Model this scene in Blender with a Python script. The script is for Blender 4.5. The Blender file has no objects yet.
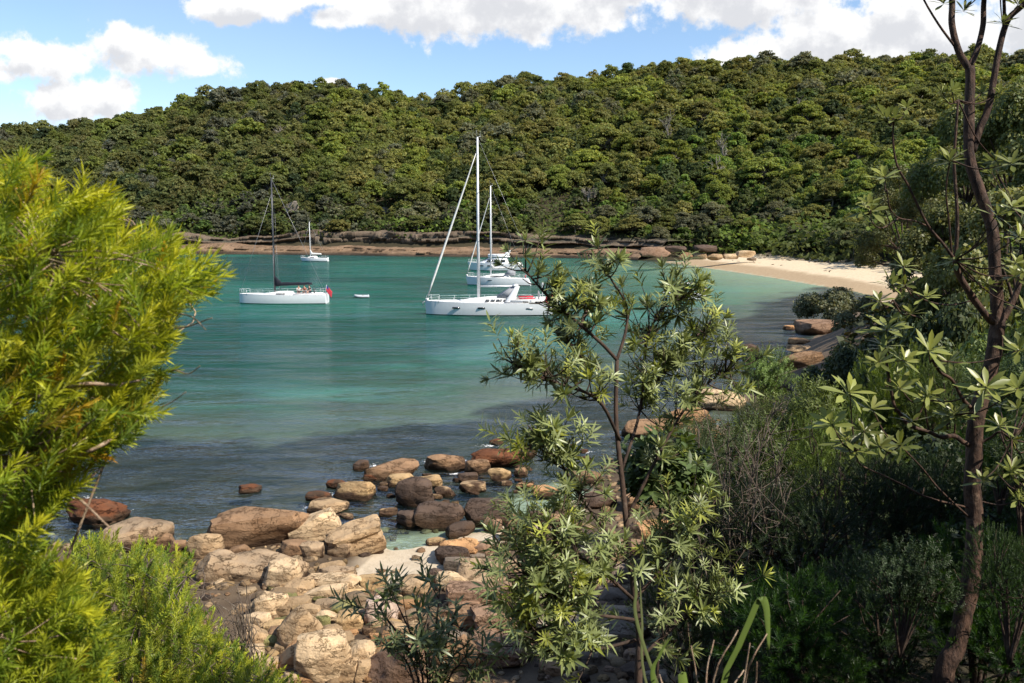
import bpy, math, random
import numpy as np
from mathutils import Vector, Matrix

random.seed(7)
RNG = np.random.default_rng(11)
scene = bpy.context.scene
COL = scene.collection

# ------------------------------------------------------------------ camera, sky, sun, exposure
CAM_Z = 10.0
PITCH = math.radians(8.47)
FPX = 796.0
cam_data = bpy.data.cameras.new("camera")
cam_data.sensor_width = 36.0
cam_data.lens = 36.0 * FPX / 1024.0
cam_data.clip_start = 0.05
cam_data.clip_end = 9000.0
cam_data.dof.use_dof = True
cam_data.dof.focus_distance = 8.5
cam_data.dof.aperture_fstop = 9.0
cam = bpy.data.objects.new("camera", cam_data)
cam.location = (0, 0, CAM_Z)
cam.rotation_euler = (math.pi / 2 - PITCH, 0, 0)
COL.objects.link(cam)
scene.camera = cam

SUN_AZ = math.radians(-32.0)      # from +X (right of view), negative = towards the camera side
SUN_EL = math.radians(47.0)
SUN_DIR = Vector((math.cos(SUN_EL) * math.cos(SUN_AZ), math.cos(SUN_EL) * math.sin(SUN_AZ), math.sin(SUN_EL)))
sun_data = bpy.data.lights.new("sun", 'SUN')
sun_data.energy = 5.0
sun_data.angle = math.radians(0.5)
sun_data.color = (1.0, 0.93, 0.82)
sun = bpy.data.objects.new("sun", sun_data)
sun.location = (60, -20, 80)
sun.rotation_euler = SUN_DIR.to_track_quat('Z', 'Y').to_euler()
COL.objects.link(sun)

scene.view_settings.view_transform = 'Standard'
scene.view_settings.look = 'None'
scene.view_settings.gamma = 1.0
scene.view_settings.use_curve_mapping = False
scene.view_settings.exposure = 0.6
scene.render.engine = 'CYCLES'
scene.cycles.use_denoising = True
scene.cycles.max_bounces = 6
scene.cycles.diffuse_bounces = 3
scene.cycles.glossy_bounces = 3
scene.cycles.transmission_bounces = 4
scene.cycles.transparent_max_bounces = 8
scene.cycles.sample_clamp_indirect = 6.0
scene.cycles.caustics_reflective = False
scene.cycles.caustics_refractive = False


def ray(px, py):
    """world direction through a pixel of the 1024x683 frame, scaled to unit camera depth"""
    u = (px - 512.0) / FPX
    v = (341.5 - py) / FPX
    cp, sp = math.cos(PITCH), math.sin(PITCH)
    return np.array([u, cp + v * sp, -sp + v * cp])


def at(px, py, depth):
    """world point at a camera depth"""
    return np.array([0, 0, CAM_Z]) + ray(px, py) * depth


def ground_at(px, py, z=0.0):
    d = ray(px, py)
    t = (z - CAM_Z) / d[2]
    return np.array([0, 0, CAM_Z]) + d * t


# ---- world: Nishita sky plus cumulus laid out by direction
world = bpy.data.worlds.new("World")
scene.world = world
world.use_nodes = True


def build_world():
    nt = world.node_tree
    for n in list(nt.nodes):
        nt.nodes.remove(n)
    N, L = nt.nodes, nt.links
    puffs = []
    # px, py, half-width px, half-height px : the clouds seen over the bay
    for (px, py, a, b) in [
        (45, 62, 62, 20), (25, 52, 40, 16), (78, 96, 56, 24), (70, 105, 48, 14), (108, 94, 34, 16),
        (150, 54, 56, 22), (125, 42, 32, 20), (195, 66, 36, 14), (175, 56, 40, 16),
        (235, 6, 60, 16), (330, -4, 60, 12), (262, 4, 42, 16),
        (430, 8, 110, 20), (480, 14, 110, 24), (360, 16, 60, 12), (545, 10, 65, 28), (520, -10, 130, 32),
        (690, 2, 75, 24), (760, -4, 100, 26), (640, -8, 40, 18), (700, -20, 200, 32),
        (850, 32, 95, 34), (905, 14, 95, 46), (780, 50, 70, 17), (880, 46, 100, 20), (960, 34, 90, 40), (740, 58, 36, 9),
        (1050, 30, 120, 70), (1250, 40, 180, 80), (-120, 60, 90, 34), (-300, 20, 140, 40), (1500, -60, 160, 60),
        (300, -200, 260, 60), (800, -260, 320, 90), (-200, -330, 260, 80), (1300, -420, 300, 120),
        (330, 82, 12, 4),
    ]:
        d = ray(px, py)
        puffs.append((d[0] / d[1], d[2] / d[1], a / FPX * 1.06, b / FPX * 1.06))

    grp = bpy.data.node_groups.new("cloud_density", 'ShaderNodeTree')
    grp.interface.new_socket("uv", in_out='INPUT', socket_type='NodeSocketVector')
    grp.interface.new_socket("density", in_out='OUTPUT', socket_type='NodeSocketFloat')
    gN, gL = grp.nodes, grp.links
    gi = gN.new('NodeGroupInput')
    go = gN.new('NodeGroupOutput')

    def gm(op, a, b=None, c=None):
        n = gN.new('ShaderNodeMath')
        n.operation = op
        for i, s in enumerate((a, b, c)):
            if s is None:
                continue
            if isinstance(s, (int, float)):
                n.inputs[i].default_value = s
            else:
                gL.new(s, n.inputs[i])
        return n.outputs[0]

    # warp the coordinates a little so edges billow
    nz = gN.new('ShaderNodeTexNoise')
    nz.inputs['Scale'].default_value = 13.0
    nz.inputs['Detail'].default_value = 7.0
    nz.inputs['Roughness'].default_value = 0.62
    gL.new(gi.outputs[0], nz.inputs['Vector'])
    nb = gN.new('ShaderNodeTexNoise')
    nb.inputs['Scale'].default_value = 42.0
    nb.inputs['Detail'].default_value = 6.0
    nb.inputs['Roughness'].default_value = 0.6
    gL.new(gi.outputs[0], nb.inputs['Vector'])
    best = None
    for (u0, v0, a, b) in puffs:
        sub = gN.new('ShaderNodeVectorMath')
        sub.operation = 'SUBTRACT'
        gL.new(gi.outputs[0], sub.inputs[0])
        sub.inputs[1].default_value = (u0, v0, 0)
        sc = gN.new('ShaderNodeVectorMath')
        sc.operation = 'MULTIPLY'
        gL.new(sub.outputs[0], sc.inputs[0])
        sc.inputs[1].default_value = (1 / a, 1 / b, 0)
        ln = gN.new('ShaderNodeVectorMath')
        ln.operation = 'LENGTH'
        gL.new(sc.outputs[0], ln.inputs[0])
        e = gm('SUBTRACT', 1.0, ln.outputs['Value'])
        best = e if best is None else gm('SMOOTH_MAX', best, e, 0.25)
    f1 = gm('MULTIPLY_ADD', nz.outputs['Fac'], 2.9, -1.36)
    f2 = gm('MULTIPLY_ADD', nb.outputs['Fac'], 1.0, -0.5)
    gL.new(gm('ADD', gm('ADD', best, f1), f2), go.inputs[0])

    tc = N.new('ShaderNodeTexCoord')
    sep = N.new('ShaderNodeSeparateXYZ')
    L.new(tc.outputs['Generated'], sep.inputs[0])

    def m(op, a, b=None, c=None, clamp=False):
        n = N.new('ShaderNodeMath')
        n.operation = op
        n.use_clamp = clamp
        for i, s in enumerate((a, b, c)):
            if s is None:
                continue
            if isinstance(s, (int, float)):
                n.inputs[i].default_value = s
            else:
                L.new(s, n.inputs[i])
        return n.outputs[0]
    yy = m('MAXIMUM', sep.outputs[1], 0.08)
    u = m('DIVIDE', sep.outputs[0], yy)
    v = m('DIVIDE', sep.outputs[2], yy)
    cmb = N.new('ShaderNodeCombineXYZ')
    L.new(u, cmb.inputs[0])
    L.new(v, cmb.inputs[1])
    g1 = N.new('ShaderNodeGroup')
    g1.node_tree = grp
    L.new(cmb.outputs[0], g1.inputs[0])
    off = N.new('ShaderNodeVectorMath')
    off.operation = 'ADD'
    L.new(cmb.outputs[0], off.inputs[0])
    off.inputs[1].default_value = (0.010, 0.022, 0)
    g2 = N.new('ShaderNodeGroup')
    g2.node_tree = grp
    L.new(off.outputs[0], g2.inputs[0])
    mr = N.new('ShaderNodeMapRange')
    mr.interpolation_type = 'SMOOTHSTEP'
    mr.inputs['From Min'].default_value = -0.03
    mr.inputs['From Max'].default_value = 0.46
    L.new(g1.outputs[0], mr.inputs[0])
    front = m('GREATER_THAN', sep.outputs[1], 0.09)
    alpha = m('MULTIPLY', mr.outputs[0], front)
    # thick towards the sun side = greyer base
    mr2 = N.new('ShaderNodeMapRange')
    mr2.interpolation_type = 'SMOOTHSTEP'
    mr2.inputs['From Min'].default_value = 0.25
    mr2.inputs['From Max'].default_value = 1.05
    L.new(g2.outputs[0], mr2.inputs[0])
    ramp = N.new('ShaderNodeMix')
    ramp.data_type = 'RGBA'
    L.new(mr2.outputs[0], ramp.inputs['Factor'])
    ramp.inputs['A'].default_value = (5.7, 5.7, 5.7, 1)
    ramp.inputs['B'].default_value = (4.0, 4.08, 4.3, 1)
    sky = N.new('ShaderNodeTexSky')
    sky.sky_type = 'NISHITA'
    sky.sun_disc = False
    sky.sun_elevation = SUN_EL
    sky.sun_rotation = math.radians(90.0) - SUN_AZ
    sky.altitude = 10
    sky.air_density = 1.0
    sky.dust_density = 0.25
    sky.ozone_density = 3.0
    # faint high veil so the blue is not one flat sheet
    hs = N.new('ShaderNodeTexNoise')
    hs.inputs['Scale'].default_value = 2.2
    hs.inputs['Detail'].default_value = 5
    L.new(cmb.outputs[0], hs.inputs['Vector'])
    veil = N.new('ShaderNodeMapRange')
    veil.inputs['From Min'].default_value = 0.45
    veil.inputs['From Max'].default_value = 0.8
    veil.inputs['To Max'].default_value = 0.14
    L.new(hs.outputs['Fac'], veil.inputs[0])
    mv = N.new('ShaderNodeMix')
    mv.data_type = 'RGBA'
    L.new(veil.outputs[0], mv.inputs['Factor'])
    L.new(sky.outputs[0], mv.inputs['A'])
    mv.inputs['B'].default_value = (4.4, 4.6, 5.0, 1)
    mix = N.new('ShaderNodeMix')
    mix.data_type = 'RGBA'
    L.new(alpha, mix.inputs['Factor'])
    L.new(mv.outputs['Result'], mix.inputs['A'])
    L.new(ramp.outputs['Result'], mix.inputs['B'])
    bg = N.new('ShaderNodeBackground')
    bg.inputs['Strength'].default_value = 0.125
    L.new(mix.outputs['Result'], bg.inputs['Color'])
    out = N.new('ShaderNodeOutputWorld')
    L.new(bg.outputs[0], out.inputs[0])


build_world()


# ------------------------------------------------------------------ helpers
def tag(o, label=None, cat=None, group=None, kind=None):
    if label:
        o["label"] = label
    if cat:
        o["category"] = cat
    if group:
        o["group"] = group
    if kind:
        o["kind"] = kind
    return o


def empty(name, loc=(0, 0, 0), rz=0.0):
    o = bpy.data.objects.new(name, None)
    o.location = tuple(float(c) for c in loc)
    o.rotation_euler = (0, 0, rz)
    o.empty_display_size = 0.1
    COL.objects.link(o)
    return o


def mesh_data(name, V, F, mat, tint=None, smooth=False):
    """V (n,3); F an (m,k) array or a list of arrays of different k"""
    V = np.asarray(V, dtype=np.float32).reshape(-1, 3)
    Fs = F if isinstance(F, list) else [F]
    Fs = [np.asarray(f, dtype=np.int32) for f in Fs if len(f)]
    me = bpy.data.meshes.new(name)
    me.vertices.add(len(V))
    me.vertices.foreach_set("co", V.ravel())
    loops = np.concatenate([f.ravel() for f in Fs])
    tot = np.concatenate([np.full(len(f), f.shape[1], dtype=np.int32) for f in Fs])
    start = np.concatenate([[0], np.cumsum(tot)[:-1]]).astype(np.int32)
    me.loops.add(len(loops))
    me.loops.foreach_set("vertex_index", loops)
    me.polygons.add(len(tot))
    me.polygons.foreach_set("loop_start", start)
    me.polygons.foreach_set("loop_total", tot)
    if smooth:
        me.polygons.foreach_set("use_smooth", np.ones(len(tot), dtype=bool))
    if tint is not None:
        a = me.color_attributes.new("tint", 'FLOAT_COLOR', 'POINT')
        c = np.ones((len(V), 4), dtype=np.float32)
        c[:, :3] = tint
        a.data.foreach_set("color", c.ravel())
    me.update(calc_edges=True)
    if mat is not None:
        me.materials.append(mat)
    return me


def link(name, me, parent=None, loc=None, color=None):
    o = bpy.data.objects.new(name, me)
    COL.objects.link(o)
    if parent is not None:
        o.parent = parent
    if loc is not None:
        o.location = tuple(float(c) for c in loc)
    if color is not None:
        o.color = (color[0], color[1], color[2], 1.0)
    return o


def obj(name, V, F, mat, parent=None, tint=None, smooth=False, loc=None, color=None):
    return link(name, mesh_data(name, V, F, mat, tint, smooth), parent, loc, color)


class MB:
    """collects pieces of geometry for ONE mesh"""

    def __init__(self):
        self.V, self.F, self.T, self.n = [], {}, [], 0

    def add(self, V, F, tint=(1, 1, 1)):
        V = np.asarray(V, dtype=np.float64).reshape(-1, 3)
        Fs = F if isinstance(F, list) else [F]
        for f in Fs:
            f = np.asarray(f, dtype=np.int64)
            if len(f):
                self.F.setdefault(f.shape[1], []).append(f + self.n)
        self.V.append(V)
        t = np.asarray(tint, dtype=np.float64)
        if t.ndim == 1:
            t = np.tile(t, (len(V), 1))
        self.T.append(t)
        self.n += len(V)
        return self

    def box(self, c, s, tint=(1, 1, 1), rz=0.0):
        c, s = np.asarray(c, float), np.asarray(s, float) / 2
        v = np.array([[x, y, z] for x in (-1, 1) for y in (-1, 1) for z in (-1, 1)], float) * s
        if rz:
            v = v @ rotz(rz).T
        f = [[0, 1, 3, 2], [4, 6, 7, 5], [0, 4, 5, 1], [2, 3, 7, 6], [0, 2, 6, 4], [1, 5, 7, 3]]
        return self.add(v + c, np.array(f), tint)

    def tube(self, P, R, sides=6, tint=(1, 1, 1), cap=True):
        V, F = tube(P, R, sides, cap)
        return self.add(V, F, tint)

    def data(self, name, mat, smooth=False):
        V = np.concatenate(self.V)
        F = [np.concatenate(fs) for fs in self.F.values()]
        return mesh_data(name, V, F, mat, np.concatenate(self.T), smooth)

    def build(self, name, mat, parent=None, smooth=False, loc=None, color=None):
        return link(name, self.data(name, mat, smooth), parent, loc, color)


def rotz(a):
    c, s = math.cos(a), math.sin(a)
    return np.array([[c, -s, 0], [s, c, 0], [0, 0, 1.0]])


def tube(P, R, sides=6, cap=True):
    P = np.asarray(P, float)
    n = len(P)
    R = np.full(n, R, float) if np.isscalar(R) else np.asarray(R, float)
    T = np.gradient(P, axis=0)
    T /= np.linalg.norm(T, axis=1, keepdims=True) + 1e-9
    ref = np.array([0.31, 0.52, 0.80]) if abs(T[0] @ np.array([0.31, 0.52, 0.8])) < 0.9 else np.array([1.0, 0, 0])
    V = []
    a = np.linspace(0, 2 * math.pi, sides, endpoint=False)
    nrm = np.cross(T[0], ref)
    for i in range(n):
        nrm = nrm - T[i] * (nrm @ T[i])
        nrm /= np.linalg.norm(nrm) + 1e-9
        b = np.cross(T[i], nrm)
        V.append(P[i] + R[i] * (np.cos(a)[:, None] * nrm + np.sin(a)[:, None] * b))
    V = np.concatenate(V)
    F = []
    i = np.arange(n - 1)[:, None] * sides
    j = np.arange(sides)[None, :]
    k = (j + 1) % sides
    F = np.stack([i + j, i + k, i + sides + k, i + sides + j], axis=-1).reshape(-1, 4)
    out = [F]
    if cap:
        out.append(np.array([list(range(sides))[::-1], [(n - 1) * sides + q for q in range(sides)]]))
    return V, out


def smooth_path(P, n):
    """Catmull-Rom through the control points"""
    P = np.asarray(P, float)
    if len(P) < 3:
        t = np.linspace(0, 1, n)[:, None]
        return P[0] * (1 - t) + P[-1] * t
    Q = np.vstack([2 * P[0] - P[1], P, 2 * P[-1] - P[-2]])
    ts = np.linspace(0, len(P) - 1 - 1e-6, n)
    i = ts.astype(int)
    t = (ts - i)[:, None]
    p0, p1, p2, p3 = Q[i], Q[i + 1], Q[i + 2], Q[i + 3]
    return 0.5 * (2 * p1 + (p2 - p0) * t + (2 * p0 - 5 * p1 + 4 * p2 - p3) * t * t + (3 * p1 - p0 - 3 * p2 + p3) * t ** 3)


def _hash(ix, iy, iz, seed):
    with np.errstate(over='ignore'):
        h = (ix.astype(np.int64) * 374761393 + iy.astype(np.int64) * 668265263 + iz.astype(np.int64) * 2147483647 + seed * 974634777)
        h = (h ^ (h >> 13)) * 1274126177
        h = h ^ (h >> 16)
        return (h & 0xFFFFFF).astype(np.float64) / 0xFFFFFF


def vnoise(p, seed=0):
    p = np.asarray(p, float)
    i = np.floor(p).astype(np.int64)
    f = p - i
    f = f * f * (3 - 2 * f)
    r = 0
    for dx in (0, 1):
        wx = f[:, 0] if dx else 1 - f[:, 0]
        for dy in (0, 1):
            wy = f[:, 1] if dy else 1 - f[:, 1]
            for dz in (0, 1):
                wz = f[:, 2] if dz else 1 - f[:, 2]
                r = r + wx * wy * wz * _hash(i[:, 0] + dx, i[:, 1] + dy, i[:, 2] + dz, seed)
    return r


def fbm(p, octaves=4, seed=0):
    p = np.asarray(p, float)
    s, a, tot = 0, 1.0, 0
    for o in range(octaves):
        s = s + a * vnoise(p * (2 ** o), seed + o * 17)
        tot += a
        a *= 0.5
    return s / tot


def fbm2(x, y, sc, octaves=4, seed=0):
    return fbm(np.stack([np.ravel(x) * sc, np.ravel(y) * sc, np.zeros(np.size(x))], -1), octaves, seed).reshape(np.shape(x))


# ------------------------------------------------------------------ materials
def new_mat(name):
    mt = bpy.data.materials.new(name)
    mt.use_nodes = True
    nt = mt.node_tree
    for n in list(nt.nodes):
        nt.nodes.remove(n)
    out = nt.nodes.new('ShaderNodeOutputMaterial')
    return mt, nt, out


def mixrgb(nt, a, b, fac, blend='MIX'):
    n = nt.nodes.new('ShaderNodeMix')
    n.data_type = 'RGBA'
    n.blend_type = blend
    for key, val in (('A', a), ('B', b)):
        if isinstance(val, tuple):
            n.inputs[key].default_value = val if len(val) == 4 else (*val, 1)
        else:
            nt.links.new(val, n.inputs[key])
    if isinstance(fac, (int, float)):
        n.inputs['Factor'].default_value = fac
    else:
        nt.links.new(fac, n.inputs['Factor'])
    return n.outputs['Result']


def noise_node(nt, scale, detail=4, rough=0.55, vec=None, dist=0.0):
    n = nt.nodes.new('ShaderNodeTexNoise')
    n.inputs['Scale'].default_value = scale
    n.inputs['Detail'].default_value = detail
    n.inputs['Roughness'].default_value = rough
    n.inputs['Distortion'].default_value = dist
    if vec is not None:
        nt.links.new(vec, n.inputs['Vector'])
    return n


def map_range(nt, val, a, b, c=0.0, d=1.0, smooth=False):
    n = nt.nodes.new('ShaderNodeMapRange')
    if smooth:
        n.interpolation_type = 'SMOOTHSTEP'
    n.inputs['From Min'].default_value = a
    n.inputs['From Max'].default_value = b
    n.inputs['To Min'].default_value = c
    n.inputs['To Max'].default_value = d
    nt.links.new(val, n.inputs[0])
    return n.outputs[0]


def tint_color(nt):
    at_ = nt.nodes.new('ShaderNodeAttribute')
    at_.attribute_name = "tint"
    oi = nt.nodes.new('ShaderNodeObjectInfo')
    return mixrgb(nt, at_.outputs['Color'], oi.outputs['Color'], 1.0, 'MULTIPLY')


def leaf_mat(name, trans=0.35, rough=0.5, spec=0.3, under=None, warm=(1.2, 1.15, 0.5)):
    """leaf: own colour x object colour; light passes through; paler underside where asked"""
    mt, nt, out = new_mat(name)
    c = tint_color(nt)
    if under is not None:
        geo = nt.nodes.new('ShaderNodeNewGeometry')
        c = mixrgb(nt, c, under, geo.outputs['Backfacing'])
    p = nt.nodes.new('ShaderNodeBsdfPrincipled')
    nt.links.new(c, p.inputs['Base Color'])
    p.inputs['Roughness'].default_value = rough
    p.inputs['Specular IOR Level'].default_value = spec
    t = nt.nodes.new('ShaderNodeBsdfTranslucent')
    nt.links.new(mixrgb(nt, c, (*warm, 1), 1.0, 'MULTIPLY'), t.inputs['Color'])
    mx = nt.nodes.new('ShaderNodeMixShader')
    mx.inputs[0].default_value = trans
    nt.links.new(p.outputs[0], mx.inputs[1])
    nt.links.new(t.outputs[0], mx.inputs[2])
    nt.links.new(mx.outputs[0], out.inputs[0])
    return mt


def bark_mat(name, a, b, scale=8.0, rough=0.85, spec=0.2):
    mt, nt, out = new_mat(name)
    tc = nt.nodes.new('ShaderNodeTexCoord')
    mp = nt.nodes.new('ShaderNodeMapping')
    mp.inputs['Scale'].default_value = (1, 1, 0.35)
    nt.links.new(tc.outputs['Object'], mp.inputs[0])
    nz = noise_node(nt, scale, 6, 0.65, mp.outputs[0])
    c = mixrgb(nt, (*a, 1), (*b, 1), map_range(nt, nz.outputs['Fac'], 0.38, 0.62))
    nl = noise_node(nt, scale * .32, 5, 0.7, tc.outputs['Object'])
    c = mixrgb(nt, c, (min(1, a[0] * 1.7), min(1, a[1] * 2.0), min(1, a[2] * 2.1), 1), map_range(nt, nl.outputs['Fac'], 0.58, 0.66, 0, .7))
    p = nt.nodes.new('ShaderNodeBsdfPrincipled')
    nt.links.new(c, p.inputs['Base Color'])
    p.inputs['Roughness'].default_value = rough
    p.inputs['Specular IOR Level'].default_value = spec
    bp = nt.nodes.new('ShaderNodeBump')
    bp.inputs['Strength'].default_value = 0.9
    bp.inputs['Distance'].default_value = 0.02
    nt.links.new(nz.outputs['Fac'], bp.inputs['Height'])
    nt.links.new(bp.outputs[0], p.inputs['Normal'])
    nt.links.new(p.outputs[0], out.inputs[0])
    return mt


def plain_mat(name, col, rough=0.5, spec=0.5, metal=0.0, grime=0.06):
    mt, nt, out = new_mat(name)
    tc = nt.nodes.new('ShaderNodeTexCoord')
    nz = noise_node(nt, 3.0, 5, 0.6, tc.outputs['Object'])
    dk = tuple(max(0.0, c * (1 - grime * 3)) for c in col)
    c = mixrgb(nt, (*dk, 1), (*col, 1), map_range(nt, nz.outputs['Fac'], 0.3, 0.55))
    p = nt.nodes.new('ShaderNodeBsdfPrincipled')
    nt.links.new(c, p.inputs['Base Color'])
    p.inputs['Roughness'].default_value = rough
    p.inputs['Specular IOR Level'].default_value = spec
    p.inputs['Metallic'].default_value = metal
    nt.links.new(p.outputs[0], out.inputs[0])
    return mt


def rock_mat(name):
    """weathered sandstone: rock colour x object colour, bedding, pits, dark lichen and rust stains"""
    mt, nt, out = new_mat(name)
    tc = nt.nodes.new('ShaderNodeTexCoord')
    c = tint_color(nt)
    n1 = noise_node(nt, 1.6, 6, 0.62, tc.outputs['Object'])
    n2 = noise_node(nt, 7.0, 6, 0.7, tc.outputs['Object'])
    n3 = noise_node(nt, 26.0, 4, 0.7, tc.outputs['Object'])
    mp = nt.nodes.new('ShaderNodeMapping')
    mp.inputs['Scale'].default_value = (0.8, 0.8, 4.2)
    mp.inputs['Rotation'].default_value = (0.2, 0.15, 0)
    nt.links.new(tc.outputs['Object'], mp.inputs[0])
    n4 = noise_node(nt, 1.5, 4, 0.6, mp.outputs[0], 0.6)
    c = mixrgb(nt, c, (0.52, 0.40, 0.30, 1), map_range(nt, n1.outputs['Fac'], 0.50, 0.68, 0, 0.5), 'MULTIPLY')
    c = mixrgb(nt, c, (1.3, 1.22, 1.1, 1), map_range(nt, n4.outputs['Fac'], 0.5, 0.7, 0, 0.5), 'MULTIPLY')
    c = mixrgb(nt, c, (0.36, 0.28, 0.22, 1), map_range(nt, n2.outputs['Fac'], 0.58, 0.70, 0, 0.5), 'MULTIPLY')
    c = mixrgb(nt, c, (0.55, 0.5, 0.45, 1), map_range(nt, n3.outputs['Fac'], 0.55, 0.72, 0, 0.6), 'MULTIPLY')
    vo = nt.nodes.new('ShaderNodeTexVoronoi')
    vo.feature = 'DISTANCE_TO_EDGE'
    vo.inputs['Scale'].default_value = 1.1
    wv = nt.nodes.new('ShaderNodeVectorMath')
    wv.operation = 'ADD'
    nt.links.new(mp.outputs[0], wv.inputs[0])
    nt.links.new(n2.outputs['Color'], wv.inputs[1])
    nt.links.new(wv.outputs[0], vo.inputs['Vector'])
    crack = map_range(nt, vo.outputs['Distance'], 0.0, 0.035, 1, 0)
    c = mixrgb(nt, c, (0.45, 0.36, 0.28, 1), crack, 'MULTIPLY')
    p = nt.nodes.new('ShaderNodeBsdfPrincipled')
    nt.links.new(c, p.inputs['Base Color'])
    p.inputs['Roughness'].default_value = 0.88
    p.inputs['Specular IOR Level'].default_value = 0.18
    h = nt.nodes.new('ShaderNodeMath')
    h.operation = 'MULTIPLY_ADD'
    nt.links.new(n3.outputs['Fac'], h.inputs[0])
    h.inputs[1].default_value = 0.35
    nt.links.new(n2.outputs['Fac'], h.inputs[2])
    h2 = nt.nodes.new('ShaderNodeMath')
    h2.operation = 'ADD'
    nt.links.new(h.outputs[0], h2.inputs[0])
    nt.links.new(n4.outputs['Fac'], h2.inputs[1])
    bp = nt.nodes.new('ShaderNodeBump')
    bp.inputs['Strength'].default_value = 0.9
    bp.inputs['Distance'].default_value = 0.06
    h3 = nt.nodes.new('ShaderNodeMath')
    h3.operation = 'MULTIPLY_ADD'
    nt.links.new(crack, h3.inputs[0])
    h3.inputs[1].default_value = -0.8
    nt.links.new(h2.outputs[0], h3.inputs[2])
    nt.links.new(h3.outputs[0], bp.inputs['Height'])
    nt.links.new(bp.outputs[0], p.inputs['Normal'])
    nt.links.new(p.outputs[0], out.inputs[0])
    return mt


M = {}
M['hill_leaf'] = leaf_mat('hill_leaf', 0.46, 0.6, 0.15, None, (1.15, 1.1, .7))
M['mid_leaf'] = leaf_mat('mid_leaf', 0.32, 0.5, 0.3)
M['needle_leaf'] = leaf_mat('needle_leaf', 0.45, 0.45, 0.35, None, (1.18, 1.2, 0.35))
M['dark_leaf'] = leaf_mat('dark_leaf', 0.25, 0.5, 0.3)
M['banksia_leaf'] = leaf_mat('banksia_leaf', 0.30, 0.38, 0.45, (0.17, 0.195, 0.105, 1), (1.2, 1.2, 0.5))
M['pale_bark'] = bark_mat('pale_bark', (0.30, 0.27, 0.22), (0.13, 0.11, 0.09), 1.2)
M['brown_bark'] = bark_mat('brown_bark', (0.085, 0.055, 0.04), (0.035, 0.025, 0.02), 14.0)
M['red_bark'] = bark_mat('red_bark', (0.100, 0.056, 0.037), (0.028, 0.018, 0.014), 38.0, 0.75, 0.25)
M['grey_twig'] = bark_mat('grey_twig', (0.17, 0.13, 0.10), (0.075, 0.058, 0.046), 30.0)
M['tan_twig'] = bark_mat('tan_twig', (0.42, 0.31, 0.21), (0.2, 0.13, 0.085), 30.0)
M['sandstone'] = rock_mat('sandstone')
M['gelcoat'] = plain_mat('gelcoat', (0.80, 0.81, 0.82), 0.28, 0.5, 0, 0.02)
M['deck_white'] = plain_mat('deck_white', (0.78, 0.77, 0.74), 0.5, 0.4, 0, 0.03)
M['antifoul'] = plain_mat('antifoul', (0.03, 0.06, 0.07), 0.6)
M['tinted_glass'] = plain_mat('tinted_glass', (0.02, 0.025, 0.03), 0.08, 0.6)
M['alloy'] = plain_mat('alloy', (0.72, 0.73, 0.75), 0.4, 0.5, 0.1)
M['carbon'] = plain_mat('carbon', (0.035, 0.035, 0.04), 0.4)
M['black_canvas'] = plain_mat('black_canvas', (0.018, 0.02, 0.028), 0.85, 0.2)
M['sailcloth'] = plain_mat('sailcloth', (0.76, 0.75, 0.71), 0.8, 0.2)
M['wire'] = plain_mat('wire', (0.35, 0.35, 0.36), 0.4, 0.5, 0.3)
M['red_cloth'] = plain_mat('red_cloth', (0.55, 0.05, 0.07), 0.8, 0.2)
M['blue_cloth'] = plain_mat('blue_cloth', (0.04, 0.07, 0.25), 0.8, 0.2)
M['teak'] = plain_mat('teak', (0.30, 0.19, 0.10), 0.7, 0.2)
M['grey_fabric'] = plain_mat('grey_fabric', (0.30, 0.31, 0.33), 0.8, 0.2)
M['skin'] = plain_mat('skin', (0.50, 0.29, 0.20), 0.6, 0.3)
M['white_shirt'] = plain_mat('white_shirt', (0.75, 0.75, 0.74), 0.9, 0.1)
M['dark_shirt'] = plain_mat('dark_shirt', (0.03, 0.035, 0.05), 0.9, 0.1)
M['red_shirt'] = plain_mat('red_shirt', (0.45, 0.10, 0.07), 0.9, 0.1)
M['hair'] = plain_mat('hair', (0.04, 0.025, 0.015), 0.7, 0.3)
M['rubber'] = plain_mat('rubber', (0.42, 0.44, 0.47), 0.6, 0.3)

# ------------------------------------------------------------------ the bay in plan
def gpts(lst):
    return np.array([ground_at(px, py)[:2] for px, py in lst])


S_NEAR = np.vstack([[[-700, 60], [-200, 14], [-60, 17]], gpts([(0, 548), (60, 545), (125, 546), (180, 552), (240, 548), (300, 532), (350, 528),
                    (395, 547), (450, 540), (500, 524), (540, 510), (575, 494), (610, 462), (655, 440), (700, 418)])])
S_RIGHT = gpts([(700, 418), (745, 388), (775, 362), (800, 345), (832, 324), (856, 306), (872, 296)])
S_BEACH = gpts([(872, 296), (850, 291), (815, 285), (775, 278), (735, 272), (700, 267), (668, 263)])
S_FAR = np.vstack([gpts([(668, 263), (640, 260.5), (600, 258.5), (550, 257.5), (500, 257), (450, 256.5), (400, 256), (350, 255), (300, 254.6), (250, 254.2),
                         (200, 254), (100, 253.5), (0, 253)]), [[-260, 285], [-700, 300]]])
BAY = np.vstack([S_NEAR, S_RIGHT[1:], S_BEACH[1:], S_FAR[1:]])


def seg_dist(x, y, P):
    d = np.full(np.shape(x), 1e9)
    for a, b in zip(P[:-1], P[1:]):
        ab = b - a
        t = np.clip(((x - a[0]) * ab[0] + (y - a[1]) * ab[1]) / (ab @ ab), 0, 1)
        d = np.minimum(d, np.hypot(x - a[0] - t * ab[0], y - a[1] - t * ab[1]))
    return d


def inside(x, y, P):
    c = np.zeros(np.shape(x), dtype=bool)
    n = len(P)
    for i in range(n):
        x1, y1 = P[i]
        x2, y2 = P[(i + 1) % n]
        if y1 == y2:
            continue
        hit = ((y1 > y) != (y2 > y)) & (x < (x2 - x1) * (y - y1) / (y2 - y1) + x1)
        c ^= hit
    return c


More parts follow.
